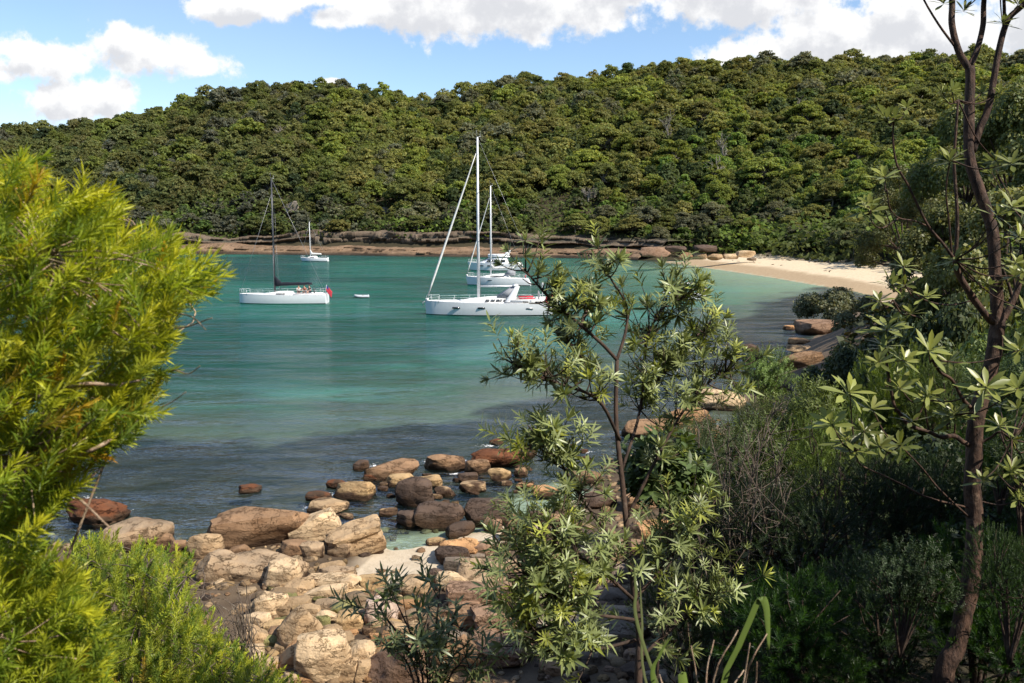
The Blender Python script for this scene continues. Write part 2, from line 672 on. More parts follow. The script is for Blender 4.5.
RIDGE_PX = [(-160, 132), (0, 127), (60, 126), (130, 117), (160, 109), (185, 101), (215, 91), (240, 86), (290, 84), (340, 83), (370, 90), (400, 99), (440, 97),
            (470, 90), (500, 83), (560, 79), (600, 77), (650, 68), (700, 66), (760, 62), (850, 57), (950, 55), (1150, 60), (1400, 90)]
HILL_S = 185.0
TREE_H = 4.0
_b, _h = [], []
for _px, _py in RIDGE_PX:
    d = ray(_px, _py)
    b = d[0] / d[1]
    # radius of the far shore on this bearing
    ds = np.arange(60, 420, 2.0)
    ins = inside(ds * b, ds, BAY)
    r0 = ds[np.where(ins)[0].max()] if ins.any() else 200.0
    yr = r0 + HILL_S / math.sqrt(1 + b * b)
    _b.append(b)
    _h.append(CAM_Z + d[2] / d[1] * yr - TREE_H)
RB, RH = np.array(_b), np.array(_h)


def prof(s, pts):
    a = np.array(pts, float)
    return np.interp(s, a[:, 0], a[:, 1])


def terrain(x, y):
    x = np.asarray(x, float)
    y = np.asarray(y, float)
    dn, dr, db, df = (seg_dist(x, y, P) for P in (S_NEAR, S_RIGHT, S_BEACH, S_FAR))
    water = inside(x, y, BAY)
    # land profiles by distance from each piece of shore
    hn = prof(dn, [(0, 0), (4, .35), (9, .8), (12, 1.3), (15, 2.4), (18, 4.6), (21, 6.6), (23.5, 8.1), (26, 8.5), (40, 13), (90, 40), (180, 110), (400, 300)])
    hr = prof(dr, [(0, 0), (2, 1.0), (6, 3.4), (15, 8), (30, 17), (60, 30), (100, 50), (180, 110), (400, 300)])
    hb = prof(db, [(0, 0), (5, .7), (12, 1.3), (22, 1.9), (26, 2.6), (34, 5)])
    HS = np.interp(x / np.maximum(y, 30.0), [-.4, 0.0, .3, .6], [185.0, 195.0, 225.0, 240.0])
    H = np.interp(x / np.maximum(y, 30.0), RB, RH)
    sf = np.minimum(df, np.maximum(db - 18, 0) + 0.0)
    t = np.clip((sf - 20) / (HS - 20), 0, 1.6)
    hill = np.where(t < 1, 7 + (H - 7) * (t ** 0.92), H - (t - 1) * 10)
    hf = np.where(sf < 20, prof(sf, [(0, 0), (1, .5), (9, 1.3), (10, 2.8), (14, 5.2), (20, 7)]), hill)
    hb = np.where(db < 34, hb, np.maximum(5, hill * np.clip((db - 30) / 30, 0, 1)))
    far_side = np.where(db < df, np.minimum(hb, np.maximum(hf, hb)), hf)
    near_side = -1.5 * np.log(np.exp(-np.minimum(hn, 300) / 1.5) + np.exp(-np.minimum(hr, 300) / 1.5))
    k = 2.5
    land = -k * np.log(np.exp(-np.minimum(near_side, 200) / k) + np.exp(-np.minimum(far_side, 200) / k))
    d_all = np.minimum(np.minimum(dn, dr), np.minimum(db, df))
    # the spur right of the viewpoint keeps its height farther out
    b_ = x / np.maximum(y, 0.5)
    rad = np.hypot(x, y)
    wv = np.clip((b_ - 0.19) / 0.14, 0, 1) * np.clip((rad - 2.5) / 2, 0, 1) * np.clip((30 - rad) / 8, 0, 1) * (y > 0)
    wv = wv * wv * (3 - 2 * wv)
    land = land + np.maximum(8.35 - 0.215 * rad - land, 0) * wv
    land = np.maximum(land, np.minimum(near_side, far_side) * np.clip(d_all / 10, 0, 1) * 0.9)
    bed = -np.minimum.reduce([0.05 + dn * 0.085, 0.05 + dr * 0.12, db * 0.06, df * 0.5, np.full(np.shape(x), 7.5)])
    n = fbm2(x, y, 0.35, 4, 3) - 0.5
    n2 = fbm2(x, y, 0.05, 3, 9) - 0.5
    z = np.where(water, bed, np.maximum(land, 0.0))
    amp = np.clip(d_all / 6, 0.15, 1.0)
    beachy = np.exp(-np.minimum(db, 60) / 22) * (db < df + 5)
    z = z + n * 0.7 * amp * (1 - 0.92 * beachy) + np.where(water, 0, n2 * 4 * np.clip((d_all - 15) / 40, 0, 1))
    return z


# settle the ridge heights so the tree tops meet the skyline of the cove on every bearing
_rr = np.arange(140, 640, 4.0)
_tt = np.array([ray(px, py)[2] / ray(px, py)[1] for px, py in RIDGE_PX])
for _it in range(8):
    for _k in range(len(RB)):
        _z = terrain(_rr * RB[_k], _rr) + np.interp(RB[_k], [-.5, -.1, .3], [7.5, 6.5, 6.5])
        _e = (_z - CAM_Z) / _rr
        _m = int(np.argmax(_e))
        RH[_k] = max(12.0, RH[_k] + (_tt[_k] - _e[_m]) * _rr[_m] * 0.8)


# ---- ground sheet: rings round the viewpoint, out past the hills
def polar_grid(r_list, az):
    R, A = np.meshgrid(r_list, az, indexing='ij')
    return R * np.sin(A), R * np.cos(A)


def grid_faces(nr, na, wrap):
    i = np.arange(nr - 1)[:, None] * na
    j = np.arange(na if wrap else na - 1)[None, :]
    k = (j + 1) % na
    return np.stack([i + j, i + na + j, i + na + k, i + k], -1).reshape(-1, 4)


AZ = np.concatenate([np.linspace(-math.pi, -0.95, 50, endpoint=False), np.linspace(-0.95, 0.95, 420, endpoint=False), np.linspace(0.95, math.pi, 50, endpoint=False)])
RAD = np.concatenate([np.geomspace(0.4, 12, 60, endpoint=False), np.linspace(12, 45, 130, endpoint=False), np.geomspace(45, 200, 90, endpoint=False),
                      np.linspace(200, 470, 110, endpoint=False), np.geomspace(470, 4200, 24)])
GX, GY = polar_grid(RAD, AZ)
GZ = terrain(GX, GY)
far_r = np.hypot(GX, GY)
GZ = np.where(far_r > 900, GZ * np.clip(1 - (far_r - 900) / 3000, 0, 1) + 12 * np.clip((far_r - 900) / 600, 0, 1), GZ)
g_dn, g_dr, g_db, g_df = (seg_dist(GX, GY, P) for P in (S_NEAR, S_RIGHT, S_BEACH, S_FAR))
g_in = inside(GX, GY, BAY)
# sand pool between the near boulders
POOL = gpts([(352, 583), (372, 556), (395, 536), (440, 528), (500, 500), (560, 478), (585, 492), (575, 515), (540, 530), (500, 545), (470, 566), (430, 580), (395, 590)])
g_pool = np.clip(1.2 - seg_dist(GX, GY, np.vstack([POOL, POOL[:1]])) / 0.5, 0, 1)
g_pool = np.where(inside(GX, GY, POOL), 1.0, g_pool * 0.6)


def lerp3(c, col, f):
    f = np.clip(f, 0, 1)[..., None]
    return c * (1 - f) + np.array(col) * f


nz1 = fbm2(GX, GY, 0.8, 4, 21)
nz2 = fbm2(GX, GY, 0.12, 4, 22)
gc = np.zeros(GX.shape + (3,)) + np.array([0.05, 0.042, 0.024])          # leaf litter and soil
near_land = (~g_in) & (g_dn < 15) & (g_dn <= g_df)
gc = lerp3(gc, (0.125, 0.09, 0.058), np.where(near_land, np.clip((16 - g_dn) / 3, 0, 1), 0))  # brown kept dark to stand for shadowed gaps between the stones
gc = lerp3(gc, (0.07, 0.05, 0.034), np.where(near_land, np.clip((nz1 - 0.45) * 5, 0, 0.8), 0))
gc = lerp3(gc, (0.16, 0.12, 0.085), np.where((~g_in) & (g_dr < 7), 1, 0))
beach_m = (~g_in) & (g_db < 25) & (g_db <= g_df + 3) & (g_dr > 2.0)
gc = lerp3(gc, (0.62, 0.50, 0.34), np.where(beach_m, np.clip((25 - g_db + (nz1 - .5) * 8) / 3, 0, 1), 0))
gc = lerp3(gc, (0.36, 0.26, 0.155), np.where(beach_m, np.clip((7.5 - g_db + (nz2 - .5) * 5) / 1.6, 0, 0.9), 0))
gc = np.where(g_in[..., None], np.array([0.40, 0.38, 0.27]), gc)
# weed and dark stones on the bottom along the near shore
band = 14.5 + (nz2 - 0.5) * 16 + np.clip(-GX - 2, 0, 20) * 0.15
weed = np.where(g_in, np.clip((band - np.minimum(g_dn, g_dr)) / 2.5, 0, 1), 0)
gc = lerp3(gc, (0.040, 0.032, 0.026), weed * 0.96)
gc = lerp3(gc, (0.10, 0.075, 0.05), weed * np.clip((nz1 - 0.5) * 6, 0, 0.7))
gc = lerp3(gc, (0.03, 0.05, 0.03), np.where(g_in & (g_df < 10), 0.8, 0))
gc = lerp3(gc, (0.52, 0.43, 0.31), g_pool)


def ground_material():
    mt, nt, out = new_mat("earth")
    at_ = nt.nodes.new('ShaderNodeAttribute')
    at_.attribute_name = "tint"
    tc = nt.nodes.new('ShaderNodeTexCoord')
    n1 = noise_node(nt, 2.2, 6, 0.65, tc.outputs['Object'])
    n2 = noise_node(nt, 14.0, 4, 0.7, tc.outputs['Object'])
    c = mixrgb(nt, at_.outputs['Color'], (0.72, 0.68, 0.64, 1), map_range(nt, n1.outputs['Fac'], 0.45, 0.65, 0, 0.6), 'MULTIPLY')
    c = mixrgb(nt, c, (0.7, 0.66, 0.6, 1), map_range(nt, n2.outputs['Fac'], 0.52, 0.7, 0, 0.5), 'MULTIPLY')
    p = nt.nodes.new('ShaderNodeBsdfPrincipled')
    nt.links.new(c, p.inputs['Base Color'])
    p.inputs['Roughness'].default_value = 0.9
    p.inputs['Specular IOR Level'].default_value = 0.15
    bp = nt.nodes.new('ShaderNodeBump')
    bp.inputs['Strength'].default_value = 0.6
    bp.inputs['Distance'].default_value = 0.05
    nt.links.new(n2.outputs['Fac'], bp.inputs['Height'])
    nt.links.new(bp.outputs[0], p.inputs['Normal'])
    nt.links.new(p.outputs[0], out.inputs[0])
    return mt


nr, na = GX.shape
Vg = np.stack([GX, GY, GZ], -1).reshape(-1, 3)
Fg = grid_faces(nr, na, True)
cz = terrain(np.array([0.0]), np.array([0.0]))[0]
Vg = np.vstack([Vg, [[0, 0, cz]]])
Fc = np.array([[len(Vg) - 1, j, (j + 1) % na] for j in range(na)])
ground = obj("ground", Vg, [Fg, Fc], ground_material(), None, np.vstack([gc.reshape(-1, 3), [[.05, .04, .025]]]), True)
tag(ground, "earth, sand and rock of the cove with the wooded hill behind", None, None, "structure")


# ---- water of the bay
def water_material():
    mt, nt, out = new_mat("bay_water")
    at_ = nt.nodes.new('ShaderNodeAttribute')
    at_.attribute_name = "tint"
    dp = nt.nodes.new('ShaderNodeAttribute')
    dp.attribute_name = "depth"
    tc = nt.nodes.new('ShaderNodeTexCoord')
    mp = nt.nodes.new('ShaderNodeMapping')
    mp.inputs['Rotation'].default_value = (0, 0, math.radians(16))
    mp.inputs['Scale'].default_value = (0.42, 1.0, 1.0)
    nt.links.new(tc.outputs['Object'], mp.inputs[0])
    big = noise_node(nt, 0.16, 3, 0.5, mp.outputs[0], 0.4)
    mid = noise_node(nt, 1.05, 4, 0.55, mp.outputs[0], 0.5)
    fine = noise_node(nt, 3.2, 3, 0.6, mp.outputs[0], 0.3)

    def ma(a, k, b=None):
        n = nt.nodes.new('ShaderNodeMath')
        n.operation = 'MULTIPLY_ADD' if b is not None else 'MULTIPLY'
        nt.links.new(a, n.inputs[0])
        n.inputs[1].default_value = k
        if b is not None:
            nt.links.new(b, n.inputs[2])
        return n.outputs[0]
    # gusts: calmer and rougher patches
    gust = noise_node(nt, 0.035, 3, 0.5, tc.outputs['Object'])
    gm_ = map_range(nt, gust.outputs['Fac'], 0.35, 0.65, 0.55, 1.25)
    h = ma(fine.outputs['Fac'], 0.13, ma(mid.outputs['Fac'], 0.46, ma(big.outputs['Fac'], 1.15)))
    bp = nt.nodes.new('ShaderNodeBump')
    bp.inputs['Distance'].default_value = 1.4
    nt.links.new(gm_, bp.inputs['Strength'])
    nt.links.new(h, bp.inputs['Height'])
    dif = nt.nodes.new('ShaderNodeBsdfDiffuse')
    nt.links.new(at_.outputs['Color'], dif.inputs['Color'])
    nt.links.new(bp.outputs[0], dif.inputs['Normal'])
    tr = nt.nodes.new('ShaderNodeBsdfTransparent')
    tr.inputs['Color'].default_value = (0.72, 0.90, 0.86, 1)
    body = nt.nodes.new('ShaderNodeMixShader')
    nt.links.new(dp.outputs['Fac'], body.inputs[0])
    nt.links.new(tr.outputs[0], body.inputs[1])
    nt.links.new(dif.outputs[0], body.inputs[2])
    fr = nt.nodes.new('ShaderNodeFresnel')
    fr.inputs['IOR'].default_value = 1.33
    nt.links.new(bp.outputs[0], fr.inputs['Normal'])
    gl = nt.nodes.new('ShaderNodeBsdfGlossy')
    gl.inputs['Roughness'].default_value = 0.10
    nt.links.new(bp.outputs[0], gl.inputs['Normal'])
    mx = nt.nodes.new('ShaderNodeMixShader')
    mp2 = nt.nodes.new('ShaderNodeMapping')
    mp2.inputs['Rotation'].default_value = (0, 0, math.radians(12))
    mp2.inputs['Scale'].default_value = (0.10, 0.46, 1.0)
    nt.links.new(tc.outputs['Object'], mp2.inputs[0])
    streak = noise_node(nt, 1.0, 7, 0.72, mp2.outputs[0], 0.8)
    mulr = nt.nodes.new('ShaderNodeMath')
    mulr.operation = 'MULTIPLY'
    mulr.use_clamp = True
    nt.links.new(map_range(nt, fr.outputs[0], 0.0, 1.0, 0.0, 0.36), mulr.inputs[0])
    nt.links.new(map_range(nt, streak.outputs['Fac'], 0.36, 0.66, 0.25, 1.5), mulr.inputs[1])
    nt.links.new(mulr.outputs[0], mx.inputs[0])
    nt.links.new(body.outputs[0], mx.inputs[1])
    nt.links.new(gl.outputs[0], mx.inputs[2])
    nt.links.new(mx.outputs[0], out.inputs[0])
    return mt


WAZ = np.linspace(-1.45, 1.15, 360)
WR = np.concatenate([np.linspace(13, 60, 120, endpoint=False), np.linspace(60, 330, 160, endpoint=False), np.geomspace(330, 760, 12)])
WX, WY = polar_grid(WR, WAZ)
w_dn, w_dr, w_db, w_df = (seg_dist(WX, WY, P) for P in (S_NEAR, S_RIGHT, S_BEACH, S_FAR))
w_in = inside(WX, WY, BAY)
wz = terrain(WX, WY)
depth = np.clip(-wz, 0, 8)
q1 = fbm2(WX, WY * 1.6, 0.035, 4, 31)
q2 = fbm2(WX + WY * 0.4, WY * 1.8, 0.09, 4, 37)
wc = np.zeros(WX.shape + (3,)) + np.array([0.002, 0.076, 0.049])
wc = lerp3(wc, (0.002, 0.054, 0.047), np.clip((-WX - 10) / 60, 0, 0.8))
wc = lerp3(wc, (0.002, 0.074, 0.036), np.clip((WY - 120) / 110, 0, 0.75) * np.clip((WX + 60) / 60, 0, 1))
wc = lerp3(wc, (0.012, 0.135, 0.092), np.clip((q1 - 0.47) * 4, 0, 0.8))
wc = lerp3(wc, (0.004, 0.050, 0.052), np.clip((q2 - 0.52) * 6, 0, 0.85) * np.clip((95 - WY) / 50, 0, 1))
wc = lerp3(wc, (0.035, 0.190, 0.105), np.clip((42 - w_db) / 34, 0, 1))
wc = lerp3(wc, (0.20, 0.30, 0.155), np.clip((20 - w_db) / 18, 0, 1))
shal = np.minimum(w_dn, w_dr)
wc = lerp3(wc, (0.022, 0.036, 0.040), np.clip((17 + (fbm2(WX, WY, .12, 4, 22) - .5) * 18 - shal) / 4, 0, .92))
wc = lerp3(wc, (0.060, 0.27, 0.22), np.exp(-((shal - 20.5) / 4.0) ** 2) * np.clip((q2 - 0.40) * 5, 0, 0.75))
fac = 1 - np.exp(-depth / 2.3)
fac = np.where(w_in, fac, 0.0)
water = obj("water", np.stack([WX, WY, np.zeros_like(WX)], -1), grid_faces(*WX.shape, False), water_material(), None, wc.reshape(-1, 3), True)
a_ = water.data.attributes.new("depth", 'FLOAT', 'POINT')
a_.data.foreach_set("value", fac.astype(np.float32).ravel())
tag(water, "rippled emerald green water of the sheltered cove", None, None, "structure")


# ---- sandstone shelf along the far shore: a flat platform, a dark undercut and an upper ledge
def far_shelf():
    P = S_FAR[1:-1]
    seg = np.hypot(*(P[1:] - P[:-1]).T)
    cum = np.concatenate([[0], np.cumsum(seg)])
    n = 1500
    t = np.linspace(0, cum[-1], n)
    x = np.interp(t, cum, P[:, 0])
    y = np.interp(t, cum, P[:, 1])
    k = 15
    ker = np.ones(k) / k
    xs = np.convolve(np.pad(x, k // 2, mode='edge'), ker, 'valid')
    ys = np.convolve(np.pad(y, k // 2, mode='edge'), ker, 'valid')
    tx, ty = np.gradient(xs), np.gradient(ys)
    ln = np.hypot(tx, ty)
    nx, ny = -ty / ln, tx / ln
    sgn = np.sign((nx * 0 + ny * 1).mean())
    nx, ny = nx * sgn, ny * sgn
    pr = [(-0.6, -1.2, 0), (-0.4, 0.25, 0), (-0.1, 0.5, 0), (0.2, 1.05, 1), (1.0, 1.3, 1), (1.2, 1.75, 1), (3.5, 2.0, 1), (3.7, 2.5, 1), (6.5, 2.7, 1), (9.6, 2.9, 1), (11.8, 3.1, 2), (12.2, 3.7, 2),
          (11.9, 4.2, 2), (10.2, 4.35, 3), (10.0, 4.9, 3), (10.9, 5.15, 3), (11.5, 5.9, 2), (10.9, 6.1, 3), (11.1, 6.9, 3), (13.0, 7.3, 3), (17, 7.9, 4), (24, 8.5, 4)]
    tl = np.arange(n) * (cum[-1] / n)
    V, T = [], []
    for (s, z, c) in pr:
        w = fbm(np.stack([tl * 0.10, np.full(n, s * 0.35), np.full(n, z * 0.8)], -1), 4, 41) - 0.5
        w2 = fbm(np.stack([tl * 0.035, np.full(n, 3.3), np.full(n, float(c))], -1), 3, 47) - 0.5
        w3 = vnoise(np.stack([np.floor(tl * 0.22 + c * 3.1), np.full(n, z * 2.2), np.full(n, 1.0)], -1), 53) - 0.5 + 0.7 * (vnoise(np.stack([np.floor(tl * 0.7 + z * 5.1), np.full(n, z * 3.2), np.full(n, 2.0)], -1), 57) - 0.5)
        ss = s + w * 2.6 * min(1, max(0.15, s)) + w2 * 5.0 * min(1, max(0.0, s / 6)) + w3 * 1.6 * min(1, max(0.1, s))
        hz = 1 + 1.1 * w2 * (1 if z > 1 else 0.3)
        zz = (z if z < 2 else 2 + (z - 2) * .78) * hz + (w * 0.5 if z > 0 else 0) + w3 * 0.3 * (z > 0.4)
        V.append(np.stack([xs + nx * ss, ys + ny * ss, zz], -1))
        base = [(0.07, 0.05, 0.035), (0.20, 0.132, 0.082), (0.055, 0.06, 0.045), (0.145, 0.11, 0.078), (0.05, 0.055, 0.022)][c]  # recess and upper ledge tones also carry the shade under overhang and trees
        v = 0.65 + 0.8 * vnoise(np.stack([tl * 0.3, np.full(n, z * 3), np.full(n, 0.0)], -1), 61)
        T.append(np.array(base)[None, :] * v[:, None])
    V, T = np.concatenate(V), np.concatenate(T)
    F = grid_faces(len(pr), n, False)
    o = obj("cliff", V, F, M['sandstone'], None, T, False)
    tag(o, "low layered sandstone shelf along the far shore, orange platform under a dark undercut", None, None, "structure")
    return o


far_shelf()

# ------------------------------------------------------------------ foliage and trees
def unit(v):
    return v / (np.linalg.norm(v, axis=-1, keepdims=True) + 1e-9)


def leaf_cards(C, Nrm, size, rng, aspect=1.6):
    """one irregular four-cornered leaf clump per centre, facing Nrm"""
    n = len(C)
    r = unit(rng.normal(size=(n, 3)))
    t = unit(np.cross(Nrm, r))
    b = np.cross(Nrm, t)
    s = size * rng.uniform(0.6, 1.3, n)
    k = rng.uniform(0.75, 1.25, (n, 4))
    V = np.empty((n, 4, 3))
    V[:, 0] = C + t * (s * aspect * .5 * k[:, 0])[:, None]
    V[:, 1] = C + b * (s * .5 * k[:, 1])[:, None] + Nrm * (s * .12)[:, None]
    V[:, 2] = C - t * (s * aspect * .5 * k[:, 2])[:, None]
    V[:, 3] = C - b * (s * .5 * k[:, 3])[:, None] + Nrm * (s * .12)[:, None]
    F = np.arange(n * 4).reshape(n, 4)
    return V.reshape(-1, 3), F


def crown_lobes(rng, R, H, depth, nl, flat):
    """lobe centres and radii of a domed crown whose top is at height H"""
    out = []
    for i in range(nl):
        if rng.random() < .12:
            continue
        a = i * 2.39996 + rng.uniform(-.4, .4)
        q = math.sqrt((i + 0.35) / nl)
        r = R * q * 0.78
        z = H - depth * (0.22 + 0.62 * q ** 1.8) + rng.uniform(-.14, .10) * depth
        rr = R * rng.uniform(0.16, 0.34)
        out.append((r * math.cos(a), r * math.sin(a), z - rr * flat * 0.5, rr, flat * rng.uniform(.8, 1.15)))
    return out


def crown_mesh(rng, lobes, n, leaf, under=0.25, inner=0.18):
    w = np.array([l[3] ** 2 for l in lobes])
    idx = rng.choice(len(lobes), n, p=w / w.sum())
    L = np.array(lobes)[idx]
    d = unit(rng.normal(size=(n, 3)))
    low = d[:, 2] < -under
    d[low, 2] *= -1
    d = unit(d)
    # lumps on the lobe
    lump = vnoise(d * 2.6 + idx[:, None] * 7.3, 5)
    rad = L[:, 3] * (0.72 + 0.42 * lump) * np.where(rng.random(n) < inner, rng.uniform(0.4, 0.9, n), rng.uniform(0.72, 1.18, n))
    C = L[:, :3] + d * rad[:, None] * np.stack([np.ones(n), np.ones(n), L[:, 4]], -1)
    nr_ = unit(d * 1.0 + np.array([0, 0, .45]) + rng.normal(size=(n, 3)) * 0.7)
    V, F = leaf_cards(C, nr_, leaf, rng)
    lt = rng.uniform(0.88, 1.12, len(lobes))[idx] * rng.uniform(0.7, 1.3, n)
    warm = rng.normal(0, .07, n)
    T = np.stack([lt * (1 + warm), lt, lt * (1 - warm)], -1)
    return V, F, np.repeat(T, 4, axis=0)


def trunk_mesh(rng, lobes, H, r0, lean=0.3, sides=6):
    mb = MB()
    fork = np.array([rng.uniform(-lean, lean), rng.uniform(-lean, lean), H * rng.uniform(.3, .42)])
    mb.tube(smooth_path([[0, 0, -1.2], [0, 0, 0.2], fork * [.6, .6, .6], fork], 7), np.linspace(r0 * 1.25, r0 * .8, 7), sides)
    for (x, y, z, rr, fl) in lobes:
        e = np.array([x, y, z])
        m_ = fork * .5 + e * .5 + rng.normal(size=3) * rr * .18 + np.array([0, 0, -rr * .2])
        m_[:2] = fork[:2] * .6 + e[:2] * .4
        mb.tube(smooth_path([fork, m_, e], 6), np.linspace(r0 * .55, r0 * .12, 6), 5)
    return mb


class TreeKind:
    def __init__(self, name, seed, R, H, depth, nl, n, leaf, flat=.62, leafmat='hill_leaf', bark='pale_bark', r0=.28, under=.25, inner=.18):
        rng = np.random.default_rng(seed)
        self.R, self.H = R, H
        self.lobes = crown_lobes(rng, R, H, depth, nl, flat)
        self.cV, self.cF, self.cT = crown_mesh(rng, self.lobes, n, leaf, under, inner)
        self.tb = trunk_mesh(rng, self.lobes, H, r0)
        self.mats = (leafmat, bark)
        self.cm = self.tm = None

    def meshes(self):
        if self.cm is None:
            self.cm = mesh_data("crown", self.cV, self.cF, M[self.mats[0]], self.cT)
            self.tm = self.tb.data("trunk", M[self.mats[1]], True)
        return self.cm, self.tm


def place_tree(name, kind, loc, scale, rz, color, label, cat, group, bark=(1, 1, 1)):
    cm, tm = kind.meshes()
    r = empty(name, loc, rz)
    r.scale = scale if isinstance(scale, tuple) else (scale, scale, scale)
    tag(r, label, cat, group)
    link("trunk", tm, r, None, bark)
    link("crown", cm, r, None, color)
    return r


GUMS = [TreeKind("gum", 100 + i, 5.2, 9.0 + .5 * (i % 3), 6.6 + .5 * (i % 4), 30 + i % 8, 8000, 0.31, .55 + .06 * (i % 5)) for i in range(10)]
ROUND = [TreeKind("round", 130 + i, 4.2, 8.0, 6.0, 16, 5200, 0.36, .85, 'hill_leaf', 'brown_bark', .3, .5) for i in range(3)]
BUSH = [TreeKind("bush", 150 + i, 2.6, 3.4, 2.8, 7, 900, 0.42, .8, 'hill_leaf', 'brown_bark', .12, .6) for i in range(3)]

OLIVE = [(0.175, 0.182, 0.050), (0.156, 0.167, 0.048), (0.192, 0.192, 0.055), (0.142, 0.156, 0.045), (0.180, 0.170, 0.052)]
LIME = [(0.190, 0.215, 0.042), (0.170, 0.200, 0.042)]
DARK = [(0.075, 0.100, 0.034), (0.088, 0.112, 0.038), (0.066, 0.088, 0.034)]
GREY = [(0.155, 0.155, 0.085), (0.135, 0.138, 0.080)]
FRESH = [(0.130, 0.190, 0.040), (0.145, 0.205, 0.044)]


def project(p):
    d = np.asarray(p, float) - np.array([0, 0, CAM_Z])
    cp, sp = math.cos(PITCH), math.sin(PITCH)
    dep = d[1] * cp - d[2] * sp
    up = d[1] * sp + d[2] * cp
    return 512 + FPX * d[0] / dep, 341.5 - FPX * up / dep, dep


PLACES = [(118, "above the yellow-green bush"), (236, "left of the black-boomed sloop"), (288, "behind the black-boomed sloop"), (345, "behind the smallest sloop"),
          (432, "left of biggest yacht"), (512, "behind biggest yacht"), (575, "near the palm"), (655, "above the leafy banksia top"),
          (745, "above the beach boulders"), (870, "behind the sandy beach"), (2000, "behind the forked tree")]
ORD = ["leftmost", "second from left", "third from left", "fourth from left", "fifth from left", "sixth from left", "seventh from left", "eighth from left", "ninth from left", "tenth from left"]


def hill_forest():
    rng = np.random.default_rng(77)
    pts = []
    cand = 60000
    bx = rng.uniform(-0.74, 0.76, cand)
    yy = rng.uniform(100, 560, cand)
    x = bx * yy
    ins = inside(x, yy, BAY)
    df = seg_dist(x, yy, S_FAR)
    db = seg_dist(x, yy, S_BEACH)
    dr = seg_dist(x, yy, S_RIGHT)
    s = np.minimum(df, np.maximum(db - 12, 0))
    ok = (~ins) & (s > 15) & (s < np.interp(bx, [-.4, 0.0, .3, .6], [185.0, 195.0, 225.0, 240.0]) + 40) & (dr > 24)
    pxx = 512 + FPX * x / yy
    # clearings round the palm, the dead tree and the outcrops
    ok &= ~((s < 46) & ((np.abs(pxx - 553) < 17) | (np.abs(pxx - 588) < 9) | (np.abs(pxx - 293) < 9) | (np.abs(pxx - 385) < 8)))
    x, yy, s, df, db = x[ok], yy[ok], s[ok], df[ok], db[ok]
    taken = []
    cell = {}
    for i in range(len(x)):
        low = s[i] < 34
        u = rng.random()
        sc = rng.uniform(.62, 1.05) if low else rng.choice([rng.uniform(.5, .85), rng.uniform(.85, 1.25), rng.uniform(1.25, 1.8)], p=[.38, .38, .24])
        R = 4.9 * sc
        key = (int(x[i] // 13), int(yy[i] // 13))
        good = True
        for dx in (-1, 0, 1):
            for dy in (-1, 0, 1):
                for (qx, qy, qr) in cell.get((key[0] + dx, key[1] + dy), ()):
                    if (qx - x[i]) ** 2 + (qy - yy[i]) ** 2 < (0.50 * (qr + R)) ** 2:
                        good = False
                        break
                if not good:
                    break
            if not good:
                break
        if not good:
            continue
        cell.setdefault(key, []).append((x[i], yy[i], R))
        taken.append((x[i], yy[i], s[i], sc))
    taken = np.array(taken)
    z = terrain(taken[:, 0], taken[:, 1])
    return taken, z, rng


